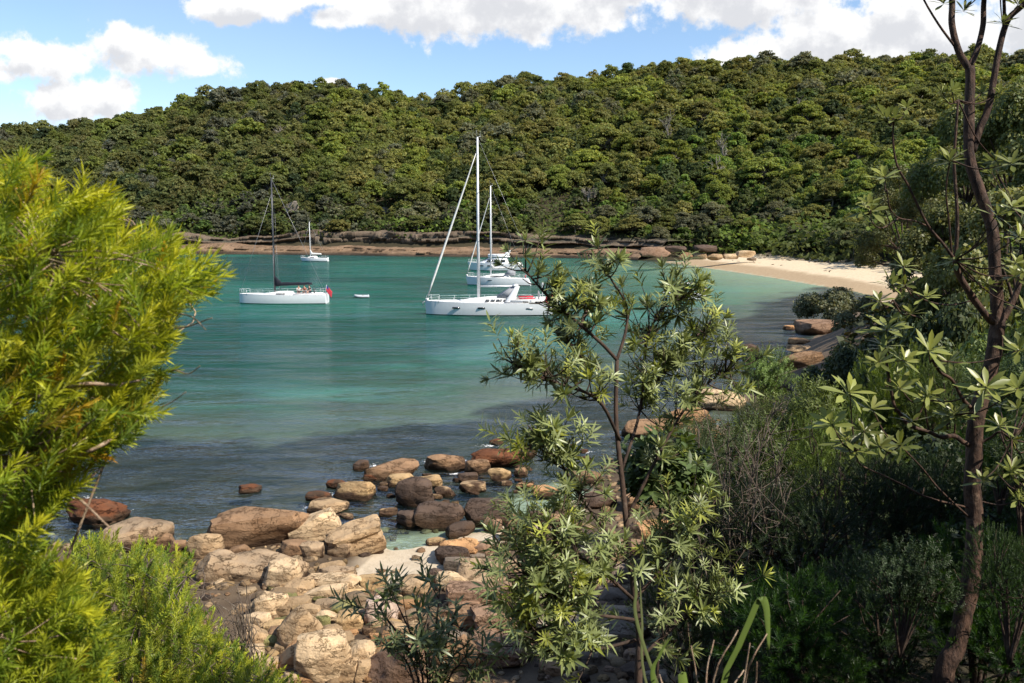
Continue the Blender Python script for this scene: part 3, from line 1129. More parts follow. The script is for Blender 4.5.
taken, tz, frng = hill_forest()
order = np.argsort(np.hypot(taken[:, 0], taken[:, 1]) / taken[:, 3] ** 0.5)
N_SINGLE = 270
recs = []
stuffV, stuffF, stuffT, sv = [], [], [], 0
zone_n = fbm2(taken[:, 0], taken[:, 1], 0.018, 3, 91)
for rank, i in enumerate(order):
    x, y, s, sc = taken[i]
    px, py, dep = project((x, y, tz[i] + 8 * sc))
    u = frng.random()
    low = s < 36
    zone = zone_n[i]
    if low:
        kd = frng.choice(['grey', 'dark', 'fresh', 'olive'], p=[.34, .28, .22, .16])
    elif px > 650 and s < 95:
        kd = frng.choice(['fresh', 'dark', 'olive', 'lime'], p=[.34, .30, .22, .14])
    elif zone > 0.55:
        kd = frng.choice(['olive', 'lime', 'dark'], p=[.55, .35, .10])
    else:
        kd = frng.choice(['olive', 'dark', 'grey', 'lime'], p=[.58, .20, .10, .12])
    pal = dict(olive=OLIVE, lime=LIME, dark=DARK, grey=GREY, fresh=FRESH)[kd]
    c = np.array(pal[frng.integers(len(pal))]) * 1.14 * frng.uniform(.75, 1.25)
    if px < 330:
        c = c * np.array([.76, .78, .92])  # leaf colour dimmed where the left hill turns from the sun
    if kd in ('dark', 'fresh') or (low and kd == 'grey' and frng.random() < .5):
        k = ROUND[frng.integers(len(ROUND))]
        zs = sc ** .6 * frng.uniform(.85, 1.15)
    else:
        k = GUMS[frng.integers(len(GUMS))]
        zs = sc ** .6 * frng.uniform(.9, 1.2)
    if low:
        zs *= .75
    rz = frng.uniform(0, 6.28)
    loc = (x, y, tz[i] - 0.3)
    if rank < N_SINGLE:
        colw = dict(olive='olive', lime='yellow-green', dark='dark green', grey='grey-green', fresh='bright green')[kd]
        siz = 'small' if sc < .85 else ('broad' if sc > 1.25 else 'mid-sized')
        shp = 'gum' if k in GUMS else 'round tree'
        if s < 36:
            band = 'low at the shore'
        elif s < 80:
            band = 'on the lower slope'
        elif s < 135:
            band = 'halfway up the hill'
        else:
            band = 'near the skyline'
        place = next(pl for lim, pl in PLACES if px < lim)
        recs.append(dict(k=k, loc=loc, sc=(sc, sc, zs), rz=rz, c=c, px=px, label=f"{siz} {colw} {shp} {band} {place}", name='gum_tree' if k in GUMS else 'round_crowned_tree'))
    else:
        V = k.cV.reshape(-1, 4, 3)
        keep = frng.random(len(V)) < 0.19
        Vk = (V[keep] - V[keep].mean(1, keepdims=True)) * 1.7 + V[keep].mean(1, keepdims=True)
        Vw = (Vk.reshape(-1, 3) * np.array([sc, sc, zs])) @ rotz(rz).T + np.array(loc)
        stuffV.append(Vw)
        stuffT.append(k.cT.reshape(-1, 4, 3)[keep].reshape(-1, 3) * c)
        sv += len(Vw)
by = {}
for r in recs:
    by.setdefault(r['label'], []).append(r)
for lab, rs in by.items():
    if len(rs) > 1:
        rs.sort(key=lambda r: r['px'])
        for j, r in enumerate(rs):
            r['label'] = lab + ", " + ("rightmost" if j == len(rs) - 1 else ORD[min(j, 9)])
for r in recs:
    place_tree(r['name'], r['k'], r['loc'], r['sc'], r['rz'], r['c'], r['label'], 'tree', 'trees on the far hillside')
SV = np.concatenate(stuffV)
forest = obj("hilltop_forest", SV, np.arange(len(SV)).reshape(-1, 4), M['hill_leaf'], None, np.concatenate(stuffT))
tag(forest, "dense olive forest covering the upper hillside behind the nearer trees", "forest", None, "stuff")
print("hill trees", len(taken), "stuff quads", len(SV) // 4)

# ------------------------------------------------------------------ boulders
def cube_sphere(n):
    g = np.linspace(-1, 1, n + 1)
    u, v = np.meshgrid(g, g, indexing='ij')
    one = np.ones_like(u)
    Vs, Fs, off = [], [], 0
    for (a, sgn) in ((0, 1), (0, -1), (1, 1), (1, -1), (2, 1), (2, -1)):
        c = [None] * 3
        c[a] = one * sgn
        o1, o2 = [(1, 2), (2, 0), (0, 1)][a]
        c[o1], c[o2] = (u, v) if sgn > 0 else (v, u)
        Vs.append(np.stack(c, -1).reshape(-1, 3))
        Fs.append(grid_faces(n + 1, n + 1, False)[:, ::-1] + off)
        off += (n + 1) ** 2
    V = np.concatenate(Vs)
    F = np.concatenate(Fs)
    key = np.round(V * 1e4).astype(np.int64)
    _, first, inv = np.unique(key, axis=0, return_index=True, return_inverse=True)
    return V[first], inv.ravel()[F]


CS10 = cube_sphere(14)
CS6 = cube_sphere(8)


def rock_geo(seed, sx, sy, sz, boxy=0.5, cuts=7, rough=0.10, fine=True, layers=0.0):
    rng = np.random.default_rng(seed)
    V, F = CS10 if fine else CS6
    sph = unit(V)
    P = sph * (1 - boxy) + np.clip(V, -1, 1) * 0.80 * boxy
    hi = .90 if boxy < .65 else .84
    lo = .64 if boxy < .65 else .50
    for _ in range(cuts):
        d = unit(rng.normal(size=3) * np.array([1, 1, .9]))
        lim = rng.uniform(lo, hi)
        ex = P @ d - lim
        P = P - np.clip(ex, 0, None)[:, None] * d * 0.92
    n = fbm(sph * 1.3 + seed * 3.7, 4, seed) - .5
    n2 = fbm(sph * 4.2 + seed * 1.7, 4, seed + 5) - .5
    P = P * (1 + n * rough * 4 + n2 * rough * 1.5)[:, None]
    if layers:
        st = np.floor((P[:, 2] + n * .3) * layers) / layers
        q = 1 + 0.20 * (_hash((st * 97).astype(np.int64), np.zeros(len(P), np.int64), np.zeros(len(P), np.int64), seed) - .5)
        P[:, :2] *= q[:, None]
    return P * np.array([sx, sy, sz]), F, n


PALE, TAN, GOLD, BROWN, DKBR, GREYB, ORNG, WEED, MOSS, REDB, GREY_ = (
    (0.57, 0.415, 0.25), (0.42, 0.29, 0.165), (0.46, 0.31, 0.155), (0.27, 0.165, 0.092), (0.10, 0.068, 0.05), (0.35, 0.25, 0.155), (0.52, 0.29, 0.135), (0.15, 0.058, 0.026),
    (0.24, 0.22, 0.085), (0.27, 0.17, 0.11), (0.25, 0.195, 0.145))


def hit_ground(px, py):
    d = ray(px, py)
    t = np.arange(6, 180, 0.15)
    X, Y, Z = d[0] * t, d[1] * t, CAM_Z + d[2] * t
    below = Z <= np.maximum(terrain(X, Y), 0.0)
    i = int(np.argmax(below)) if below.any() else len(t) - 1
    return np.array([X[i], Y[i], max(Z[i], 0.0)]), t[i]


_rock_seed = [500]


def boulder(px, py, w, h, col, label, tilt=0.0, yaw=None, boxy=0.5, cuts=8, rough=0.07, layers=0.0, lift=0.0, name="boulder", group="boulders along the shore", fine=True, cat="rock", deep=0.72):
    """a boulder whose outline is about w x h pixels centred on (px, py)"""
    _rock_seed[0] += 1
    sd = _rock_seed[0]
    rng = np.random.default_rng(sd)
    g, dep = hit_ground(px, py + h * 0.36)
    m = dep / FPX
    sx = w * m / 2
    sy = sx * deep * rng.uniform(.8, 1.1)
    sl = math.sin(PITCH + math.atan((py - 341.5) / FPX))
    sz = max((h * m / 2 - sy * sl * 0.45) / 0.85, sx * 0.34)
    V, F, n = rock_geo(sd, sx * 1.24, sy * 1.2, sz * 1.2, boxy, cuts, rough, fine, layers)
    a = math.radians(tilt)
    R_ = np.array([[math.cos(a), 0, math.sin(a)], [0, 1, 0], [-math.sin(a), 0, math.cos(a)]])
    yw = rng.uniform(-.35, .35) if yaw is None else math.radians(yaw)
    V = (V @ R_.T) @ rotz(yw).T
    if group.startswith('stones of'):
        V[:, 2] *= 1.3
        sz *= 1.15
    v = 1 + n * 0.9
    T = np.array(col)[None] * v[:, None]
    # wet, weedy foot where the swash reaches it
    zc = g[2] + sz * (0.55 + lift)
    zw = V[:, 2] + zc
    if g[2] < 0.35:
        wet = np.clip((0.32 + n * 1.1 - zw) / 0.2, 0, 1)[:, None]
        T = T * (1 - wet) + np.array([0.075, 0.045, 0.027]) * wet
    loc = (g[0], g[1] + sy * 0.25, zc)
    o = obj(name, V, F, M['sandstone'], None, T, True, loc)
    o.data.set_sharp_from_angle(angle=math.radians(38))
    tag(o, label, cat, group)
    return o


def shore_rocks():
    B = boulder
    W = "boulders standing in the wash"
    # standing in the water
    B(249, 489, 21, 9, WEED, "small rust-red weedy rock alone in the water", group=W)
    B(92, 511, 56, 24, WEED, "wide rust-brown weed-covered rock in the white wash behind the yellow-green bush", group=W, rough=.16)
    B(318, 496, 24, 10, WEED, "flat rust-red weedy rock just left of a tan boulder in the wash", group=W)
    B(336, 485, 19, 9, WEED, "small rust-red weedy rock behind the long tan boulder", group=W)
    B(361, 466, 15, 11, DKBR, "small round dark rock at the outer edge of the wash", group=W)
    B(392, 471, 50, 20, BROWN, "broad brown boulder with dark wet foot at the outer wash", group=W, tilt=-6)
    B(354, 491, 40, 19, GOLD, "long golden tan boulder lying in the wash", group=W, tilt=-8)
    B(328, 507, 37, 14, TAN, "tan boulder with dark end behind the big brown one", group=W)
    B(444, 462, 38, 17, BROWN, "brown boulder with a pale right end, farthest of the wash", group=W)
    B(497, 458, 46, 19, WEED, "large rust-red weedy boulder with white foam beside it", group=W, rough=.15)
    B(525, 453, 22, 14, BROWN, "brown rock at right end of the rust-red weedy boulder", group=W)
    B(477, 468, 24, 15, BROWN, "brown rock left of the round yellowish boulder in the wash", group=W)
    B(499, 475, 22, 14, GOLD, "round yellowish boulder in the wash below the red weedy one", group=W)
    B(468, 478, 19, 10, DKBR, "small dark rock in front of the brown wash rock", group=W)
    B(473, 487, 25, 12, TAN, "low tan rock at the edge of the pale sand pool", group=W)
    B(403, 481, 32, 13, GOLD, "low golden rock behind the big dark domed boulder", group=W)
    B(428, 482, 28, 13, GOLD, "golden rock right of its twin behind the dark domed boulder", group=W)
    B(388, 512, 18, 8, GOLD, "small flat golden rock awash left of the dark boulders", group=W)
    B(444, 493, 22, 10, TAN, "flat tan rock awash right of the dark domed boulder", group=W)
    B(373, 477, 18, 8, WEED, "small rust-red rock between the brown and golden wash boulders", group=W)
    B(525, 487, 18, 8, ORNG, "small flat orange rock on the wet sand", group=W)
    B(546, 492, 30, 12, ORNG, "long flat orange rock on the wet sand", group=W)
    B(521, 473, 13, 10, BROWN, "small brown stone on its own above the wet sand", group=W)
    B(549, 441, 20, 7, WEED, "thin red-brown rock awash beyond the foam line", group=W)
    B(497, 442, 14, 6, WEED, "smallest red-brown rock awash, farthest out", group=W)
    # the dark group
    D = "dark boulders round the sand pool"
    B(416, 494, 38, 30, DKBR, "dark domed boulder with a brown cap in the shallow wash", group=D, boxy=.3)
    B(438, 516, 44, 27, DKBR, "dark brown rounded boulder left of the pool's middle", group=D, boxy=.35)
    B(408, 519, 22, 16, DKBR, "smaller dark boulder leaning against the rounded dark one", group=D)
    B(490, 513, 49, 28, DKBR, "long dark flat-topped boulder across the sand pool", group=D, boxy=.65)
    B(492, 526, 19, 19, REDB, "squat reddish stone in front of the long dark boulder", group=D)
    B(507, 519, 17, 13, BROWN, "small brown stone at right end of the long dark boulder", group=D)
    B(515, 531, 28, 27, BROWN, "upright brown boulder right of the sand pool", group=D)
    B(535, 517, 18, 16, DKBR, "small dark round boulder beside the upright brown one", group=D)
    B(566, 511, 26, 12, REDB, "low reddish rock at the right rim of the sand pool", group=D)
    B(556, 520, 30, 14, BROWN, "wide brown rock below the low reddish one", group=D)
    B(459, 549, 39, 24, ORNG, "orange-tan pitted boulder on the sand in front of the pool", group=D, rough=.14)
    B(437, 541, 20, 9, GOLD, "small golden rock behind the orange pitted boulder", group=D)
    B(490, 569, 60, 27, GREYB, "broad flat grey-brown slab right of the sand", group=D, boxy=.6)
    B(452, 581, 30, 21, PALE, "pale yellow rounded boulder in front of the flat grey slab", group=D)
    B(437, 577, 20, 18, DKBR, "dark stone behind the pale yellow boulder", group=D)
    B(416, 586, 32, 22, TAN, "tan boulder at the near edge of the sand", group=D)
    # the big ones on the left
    G = "big boulders at the waterline"
    B(136, 534, 62, 34, GREYB, "large pale grey slab leaning beside the yellow-green bush", tilt=-10, group=G, boxy=.6)
    B(163, 543, 20, 18, BROWN, "small rusty stone right of the large pale grey slab", group=G)
    B(178, 548, 17, 16, BROWN, "small brown stone next to the round pale dark-ended boulder", group=G)
    B(205, 547, 33, 28, TAN, "round pale boulder with a dark left end", group=G)
    B(218, 567, 38, 33, GREYB, "oval grey-brown boulder leaning left in front of the round pale one", tilt=-32, group=G, boxy=.3)
    B(258, 528, 90, 44, BROWN, "largest brown boulder, broad and wet, at the water's edge", tilt=-6, group=G, boxy=.45)
    B(262, 566, 78, 34, GREYB, "broad flat grey-brown boulder below the largest brown one", group=G, boxy=.55)
    B(315, 529, 46, 30, PALE, "bright cream block tilted up to the right", tilt=-24, group=G, boxy=.7, cuts=4)
    B(356, 540, 50, 33, TAN, "angular tan block with flat lit top edge", tilt=-16, group=G, boxy=.9, cuts=3, layers=5)
    B(341, 547, 24, 22, GREYB, "grey stone wedged against the angular tan block", group=G)
    B(311, 551, 24, 19, GREYB, "rounded grey stone below the bright cream block", group=G)
    B(240, 551, 22, 15, BROWN, "small brown stone between the two broad boulders", group=G)
    B(293, 549, 26, 18, BROWN, "brown stone in the shadow of the bright cream block", group=G)
    # the pile
    L_ = "stones of the boulder pile"
    B(280, 579, 40, 30, PALE, "bright yellowish boulder with hollowed face in the pile", group=L_, tilt=-14)
    B(298, 590, 28, 19, TAN, "tan stone right of the bright yellowish boulder", group=L_)
    B(333, 577, 44, 15, GREYB, "flat brown slab above the layered pale one", group=L_, boxy=.7, deep=.4)
    B(331, 590, 56, 13, PALE, "long pale layered slab lying flat", group=L_, boxy=.85, cuts=2, layers=6, tilt=-4, deep=.35)
    B(326, 598, 44, 9, PALE, "thin pale slab under the long layered one", group=L_, boxy=.85, cuts=2, deep=.3)
    B(372, 583, 30, 16, GOLD, "golden flat rock beside the near sand", group=L_)
    B(268, 607, 33, 24, PALE, "pale boulder with a dark hollow, left in the pile", group=L_, rough=.15)
    B(260, 622, 24, 15, PALE, "small pale egg-shaped stone left in the pile", group=L_, boxy=.3)
    B(250, 639, 38, 22, TAN, "pale low boulder beside the lower bright bush", group=L_)
    B(275, 629, 24, 15, GOLD, "dull yellow stone between the pale ones", group=L_)
    B(270, 644, 18, 14, MOSS, "mossy green stone near the lower bright bush", group=L_)
    B(298, 636, 46, 40, TAN, "large tan wedge-shaped boulder in the middle of the pile", tilt=-30, group=L_, boxy=.6)
    B(322, 661, 50, 46, PALE, "biggest pale rounded boulder at the front of the pile", group=L_, boxy=.55)
    B(290, 662, 38, 22, ORNG, "long orange-tan stone lying diagonally", tilt=-38, group=L_)
    B(360, 653, 30, 20, PALE, "pale oval stone right of the biggest pale boulder", tilt=-14, group=L_, boxy=.3)
    B(348, 623, 30, 20, GOLD, "round orange-gold boulder with shaded base", group=L_, boxy=.25)
    B(343, 611, 24, 16, MOSS, "mossy yellow-green stone behind the round gold one", group=L_)
    B(323, 629, 16, 20, MOSS, "upright mossy stone beside the tan wedge boulder", group=L_, boxy=.7)
    B(327, 617, 22, 12, PALE, "small whitish stone above the upright mossy one", group=L_)
    B(329, 605, 28, 13, GREYB, "grey-brown stone under the thin pale slab", group=L_)
    B(341, 672, 36, 26, TAN, "tan stone at the bottom of the pile", group=L_)
    B(366, 672, 26, 30, TAN, "tall tan slab at the lower right of the pile", tilt=-55, group=L_, boxy=.7)
    B(266, 667, 28, 18, TAN, "tan stone beside the lower bright bush's edge", group=L_)
    B(253, 659, 24, 14, PALE, "small pale stone at the left foot of the pile", group=L_)
    B(382, 613, 33, 28, (0.50, 0.38, 0.30), "pale pinkish boulder behind the dark-leaved low banksia", group=L_)
    B(398, 634, 28, 20, TAN, "tan stone half hidden by the low banksia", group=L_)
    B(398, 668, 66, 44, REDB, "large dark angular reddish slab beside the low banksia", group=L_, boxy=.8, cuts=5, tilt=-25)
    B(345, 640, 16, 11, TAN, "small tan stone below the round gold boulder", group=L_)
    B(311, 613, 22, 14, TAN, "tan stone above the large wedge boulder", group=L_)
    B(308, 655, 16, 12, BROWN, "small dark stone left of the biggest pale boulder", group=L_)
    B(352, 598, 26, 13, GOLD, "yellowish stone at right end of the long layered slab", group=L_)
    # dark slabs on the right below the banksia
    S = "reddish slabs below the banksia"
    B(480, 592, 64, 26, REDB, "wide flat reddish slab below the grey-brown one", group=S, boxy=.8, cuts=3)
    B(463, 616, 46, 26, BROWN, "brown cracked slab left of the tall reddish slabs", group=S, boxy=.8, cuts=4)
    B(497, 620, 44, 30, REDB, "upper of the cracked reddish slabs by the banksia stem", group=S, boxy=.85, cuts=4, layers=4)
    B(500, 652, 58, 34, REDB, "lower cracked reddish slab at the bottom edge", group=S, boxy=.85, cuts=4, layers=4)
    B(455, 655, 42, 40, BROWN, "upright brown slab at the bottom edge", group=S, boxy=.8, tilt=40)
    B(540, 600, 40, 26, GREY_, "grey slab seen through the banksia leaves", group=S, boxy=.7)
    B(562, 560, 36, 22, BROWN, "brown boulder behind the banksia's lower leaves", group=S)
    B(600, 545, 44, 26, GREY_, "grey boulder behind the banksia stem", group=S)
    B(620, 575, 46, 28, GREY_, "grey slab low behind the banksia stem", group=S, boxy=.7)
    B(565, 625, 56, 34, GREY_, "large grey slab under the banksia's lower branches", group=S, boxy=.7)
    B(625, 625, 50, 34, GREY_, "large grey slab right of the banksia's foot", group=S, boxy=.7)
    B(658, 535, 44, 30, ORNG, "orange-brown boulder behind the banksia's right side", group=S)
    B(640, 500, 40, 24, BROWN, "brown boulder high behind the banksia", group=S)
    B(600, 500, 30, 20, DKBR, "dark stone behind the banksia's middle", group=S)
    B(585, 478, 30, 14, BROWN, "brown rock at the sand's right end behind banksia leaves", group=S)
    # towards the right shore
    R = "rocks on the right shore"
    B(716, 400, 54, 20, PALE, "bright sunlit boulder seen through the banksia's right side", group=R)
    B(690, 418, 50, 13, (.33, .19, .095), "orange flat rock in front of the bright sunlit boulder", group=R, boxy=.7)
    B(692, 442, 56, 14, (.30, .175, .09), "wide wet orange platform rock", group=R, boxy=.7)
    B(735, 436, 50, 14, GREY_, "grey wet rock right of the orange platform", group=R, boxy=.7)
    B(650, 430, 50, 14, BROWN, "brown rock awash left of the orange platform", group=R)
    B(824, 328, 46, 15, REDB, "pinkish brown boulder under the grey-green shore shrub", group=R, boxy=.6)
    B(790, 328, 12, 5, ORNG, "small orange rock in the water off the right shore", group=R)
    B(800, 342, 20, 8, ORNG, "orange rock below the pinkish brown boulder", group=R)
    B(800, 349, 24, 8, TAN, "tan flat rock above the long brown slab", group=R)
    B(799, 361, 46, 16, BROWN, "long brown slab with lit top on the right shore", group=R, boxy=.7, tilt=-14)
    B(750, 348, 15, 8, DKBR, "small dark rock in the water, leftmost off the right shore", group=R)
    B(757, 358, 24, 11, DKBR, "dark rock behind the leafy banksia tips", group=R)
    B(790, 402, 18, 10, REDB, "reddish stone in the shaded gully", group=R)
    B(770, 388, 40, 14, DKBR, "dark wet rock in the shaded inlet", group=R)
    # beside the beach
    E = "boulders beside the beach"
    for (px, py, w, h, c, l) in [
        (655, 252, 40, 11, REDB, "broad reddish boulder, leftmost beside the beach"), (685, 256, 20, 9, BROWN, "brown boulder second from left beside the beach"),
        (700, 256, 18, 8, TAN, "tan boulder third from left beside the beach"), (715, 257, 20, 8, TAN, "tan boulder fourth from left beside the beach"),
        (731, 256, 20, 7, PALE, "pale boulder fifth from left beside the beach"), (746, 254, 26, 7, PALE, "long pale boulder, rightmost beside the beach"),
        (620, 254, 26, 9, BROWN, "dark brown boulder at the cliff's foot behind the banksia top"), (676, 249, 26, 8, DKBR, "dark ledge block above the beach boulders"),
        (705, 249, 30, 7, DKBR, "dark flat block behind the tan beach boulders"), (752, 259, 12, 4, GREY_, "small grey rock on the pale sand")]:
        B(px, py, w * .72, h * .7, c, l, group=E, fine=False)
    # loose cobbles filling the pile, nothing tells them apart
    rng = np.random.default_rng(404)
    poly = np.array([(236, 592), (330, 566), (378, 590), (420, 596), (410, 640), (392, 683), (240, 683), (226, 640)], float)
    n = 0
    while n < 120:
        px, py = rng.uniform(222, 425), rng.uniform(566, 690)
        if not inside(np.array([px]), np.array([py]), poly)[0]:
            continue
        c = [PALE, TAN, TAN, GOLD, GREYB, BROWN, MOSS, ORNG][rng.integers(8)]
        w = rng.uniform(10, 26)
        B(px, py, w, w * rng.uniform(.5, .8), tuple(np.array(c) * rng.uniform(.45, .85)), "small sandstone cobble wedged among the bigger boulders of the pile", name="cobble", group="cobbles in the boulder pile", fine=False, lift=-.05)  # colours darkened to carry the shadow in the gaps of the pile
        n += 1
    n = 0
    while n < 60:
        t = rng.random()
        px = rng.uniform(190, 600)
        base = np.interp(px, [190, 300, 360, 450, 520, 600], [552, 508, 478, 466, 452, 440])
        py = base + rng.uniform(0, 42)
        g, dep = hit_ground(px, py)
        w = rng.uniform(5, 13)
        c = [WEED, BROWN, DKBR, TAN, GOLD][rng.integers(5)]
        B(px, py, w, w * rng.uniform(.4, .6), tuple(np.array(c) * rng.uniform(.7, 1.0)), "small wet stone lying in the wash between the larger rocks", name="cobble", group="wet stones in the wash", fine=False, lift=-.3)
        n += 1
    n = 0
    while n < 50:
        px, py = rng.uniform(440, 690), rng.uniform(520, 683)
        w = rng.uniform(14, 34)
        c = [REDB, BROWN, GREY_, DKBR][rng.integers(4)]
        B(px, py, w, w * rng.uniform(.5, .7), tuple(np.array(c) * rng.uniform(.7, 1.1)), "brown stone on the shaded shore behind the banksia", name="cobble", group="stones behind the banksia", fine=False, lift=-.1)
        n += 1
    # weathered outcrops on the far slope
    for (px, py, w, h, dd, l) in [(293, 207, 16, 15, 285, "pale grey rock outcrop behind the black-boomed sloop's backstay"), (385, 211, 18, 11, 283, "pinkish overhanging outcrop on the lower slope"),
                                  (384, 220, 12, 8, 280, "pale grey outcrop just under the pinkish one"), (520, 201, 34, 6, 285, "long flat pale ledge left of the palm"),
                                  (612, 200, 20, 5, 285, "small flat pale ledge right of the dead grey tree"), (170, 222, 12, 7, 285, "small pale outcrop left of the black-boomed sloop")]:
        p = at(px, py, dd)
        m = dd / FPX
        _rock_seed[0] += 1
        V, F, nn = rock_geo(_rock_seed[0], w * m / 2, w * m * .4, h * m / 2, .7, 4, .1, True, 4)
        o = obj("rock_outcrop", V, F, M['sandstone'], None, np.array([.22, .19, .155])[None] * (1 + nn[:, None]), True, p)
        gz = terrain(np.array([p[0]]), np.array([p[1]]))[0]
        tag(o, l, "rock", "outcrops on the far slope")

    # the shingle under and between them: too many small stones to count
    n = 6500
    bx, yy = rng.uniform(-.95, .34, n), rng.uniform(12.5, 40, n)
    x = bx * yy
    dn = seg_dist(x, yy, S_NEAR)
    wat = inside(x, yy, BAY)
    inpool = inside(x, yy, POOL)
    ok = ((~wat) & (dn < 12.5) | wat & (dn < 1.6)) & ~(inpool & (rng.random(n) < .93)) & ~((np.abs(bx + .26) < .13) & (yy < 21) & (rng.random(n) < .3))
    x, yy = x[ok], yy[ok]
    z = terrain(x, yy)
    V0, F0 = cube_sphere(3)
    V0 = unit(V0)
    mb = MB()
    cols = [PALE, TAN, TAN, GOLD, GREYB, BROWN, BROWN, DKBR]
    for i in range(len(x)):
        r_ = rng.uniform(.035, .15) * rng.uniform(.6, 1.2)
        v = V0 * (1 + .35 * (rng.random((len(V0), 1)) - .5)) * np.array([r_ * rng.uniform(1, 1.7), r_ * rng.uniform(.8, 1.2), r_ * rng.uniform(.45, .8)])
        mb.add(v @ rotz(rng.uniform(0, 6.28)).T + np.array([x[i], yy[i], z[i] + r_ * .15]), F0, np.array(cols[rng.integers(len(cols))]) * rng.uniform(.35, .8))  # stone colour darkened for wet and for the shade between boulders
    o = mb.build("shingle", M['sandstone'], None, True)
    tag(o, "small sandstone shingle between the boulders of the near shore", "shingle", None, "stuff")


shore_rocks()

# ------------------------------------------------------------------ boats (local frame: bow at -X, waterline z=0, metres)
def hull_sections(L, B, fb_bow, fb_mid, fb_stern, draft, rake=0.25, transom=0.75, n=26, sugar=0.35):
    """half sections from keel to sheer; returns array (n, k, 3) for the port side (y<0 faces the camera)"""
    out = []
    for i in range(n):
        t = i / (n - 1)
        # beam along the length
        if t < 0.55:
            b = B / 2 * math.sin(min(1, (t / 0.55)) * math.pi / 2) ** 0.72
        else:
            q = (t - 0.55) / 0.45
            b = B / 2 * (1 - (1 - transom) * q ** 1.8)
        fb = fb_bow + (fb_mid - fb_bow) * min(1, t * 1.6) if t < 0.625 else fb_mid + (fb_stern - fb_mid) * (t - 0.625) / 0.375
        d = draft * (math.sin(math.pi * min(1, 0.12 + t * 0.98)) ** 0.6 if t < 0.9 else max(0.0, (1 - t) / 0.1) * 0.55)
        zs = [-d, -d * .7, -d * .25, 0.10, 0.10 + (fb - .1) * .33, 0.10 + (fb - .1) * .66, fb]
        ws = [0.02, .55, .80, .90, .955, .985, 1.0]
        if t < 0.3:
            k = 1 - t / 0.3
            ws = [w - k * .12 * (1 - w) * 3 * 0.6 for w in ws]
        sec = []
        for z, w in zip(zs, ws):
            x = -L / 2 + t * L
            x += rake * (1 - t) ** 4 * (1 - (z + draft) / (fb + draft)) * 1.0
            if t > 0.9:
                x += sugar * ((t - 0.9) / 0.1) * (1 - max(0.0, z) / fb)
            sec.append((x, -max(b * w, 0.015), z))
        out.append(sec)
    return np.array(out)


def build_hull(root, L, B, fbb, fbm, fbs, draft, rake=.25, transom=.75, sugar=.35, stripe=None):
    S = hull_sections(L, B, fbb, fbm, fbs, draft, rake, transom, sugar=sugar)
    n, k, _ = S.shape
    star = S.copy()
    star[:, :, 1] *= -1
    mb, ab = MB(), MB()
    for (A, flip) in ((S, False), (star, True)):
        F = grid_faces(n, k, False)
        if flip:
            F = F[:, ::-1]
        col = (np.arange(len(F)) % (k - 1))
        mb.add(A.reshape(-1, 3), F[col >= 3])
        ab.add(A.reshape(-1, 3), F[col < 3])
    # transom
    tr = np.vstack([S[-1], star[-1][::-1]])
    mb.add(tr, np.array([list(range(len(tr)))]))
    hull = mb.build("hull", M['gelcoat'], root, True)
    ab.build("antifouling", M['antifoul'], hull, True)
    # deck lies 2 cm under the sheer
    dk = MB()
    e = S[:, -1].copy()
    f = star[:, -1].copy()
    c = (e + f) / 2 + np.array([0, 0, .05])
    e[:, 2] -= .02
    f[:, 2] -= .02
    e[:, 1] *= .985
    f[:, 1] *= .985
    V = np.stack([e, c, f], 1).reshape(-1, 3)
    dk.add(V, grid_faces(n, 3, False))
    dk.build("deck", M['deck_white'], root, True)
    # toe rail
    rl = MB()
    for A in (e, f):
        rl.tube(A + np.array([0, 0, .05]), .028, 5)
    rl.build("toe_rail", M['alloy'], hull)
    return S


def house(root, name, prof_top, x0, x1, w0, w1, zbase, mat, inset=.22, parent=None):
    """cabin trunk: outline of the roof along x as (x, z) points, half widths w0..w1"""
    P = np.array(prof_top, float)
    V, n = [], len(P)
    for i, (x, z) in enumerate(P):
        t = (x - x0) / (x1 - x0)
        w = (w0 + (w1 - w0) * math.sin(min(1, t * 1.3 + .05) * math.pi / 2))
        h = max(z - zbase, 0.001)
        wi = w - min(inset, h * .55)
        V += [(x, -w, zbase), (x, -(wi + .3 * (w - wi)), zbase + h * .72), (x, -wi * .86, z - h * .03), (x, 0, z + min(.05, h * .1)),
              (x, wi * .86, z - h * .03), (x, wi + .3 * (w - wi), zbase + h * .72), (x, w, zbase)]
    F = grid_faces(n, 7, False)
    caps = np.array([list(range(7)), [(n - 1) * 7 + q for q in range(7)][::-1]])
    return obj(name, np.array(V), [F, caps], mat, parent or root, None, False)


def pane(root, name, x0, x1, y, z0, z1, mat, parent=None, slant=0.0, thick=.03, lean=.10):
    """thin glazed panel on the port side plus its twin to starboard is built separately"""
    v = np.array([[x0, y, z0], [x1, y, z0], [x1 + slant, y + (lean if y < 0 else -lean) * (z1 - z0) / .3, z1], [x0 + slant, y + (lean if y < 0 else -lean) * (z1 - z0) / .3, z1]])
    o = np.array([0, -thick if y < 0 else thick, 0])
    V = np.vstack([v, v + o])
    F = np.array([[0, 1, 2, 3], [7, 6, 5, 4], [0, 4, 5, 1], [1, 5, 6, 2], [2, 6, 7, 3], [3, 7, 4, 0]])
    return obj(name, V, F, mat, parent or root)


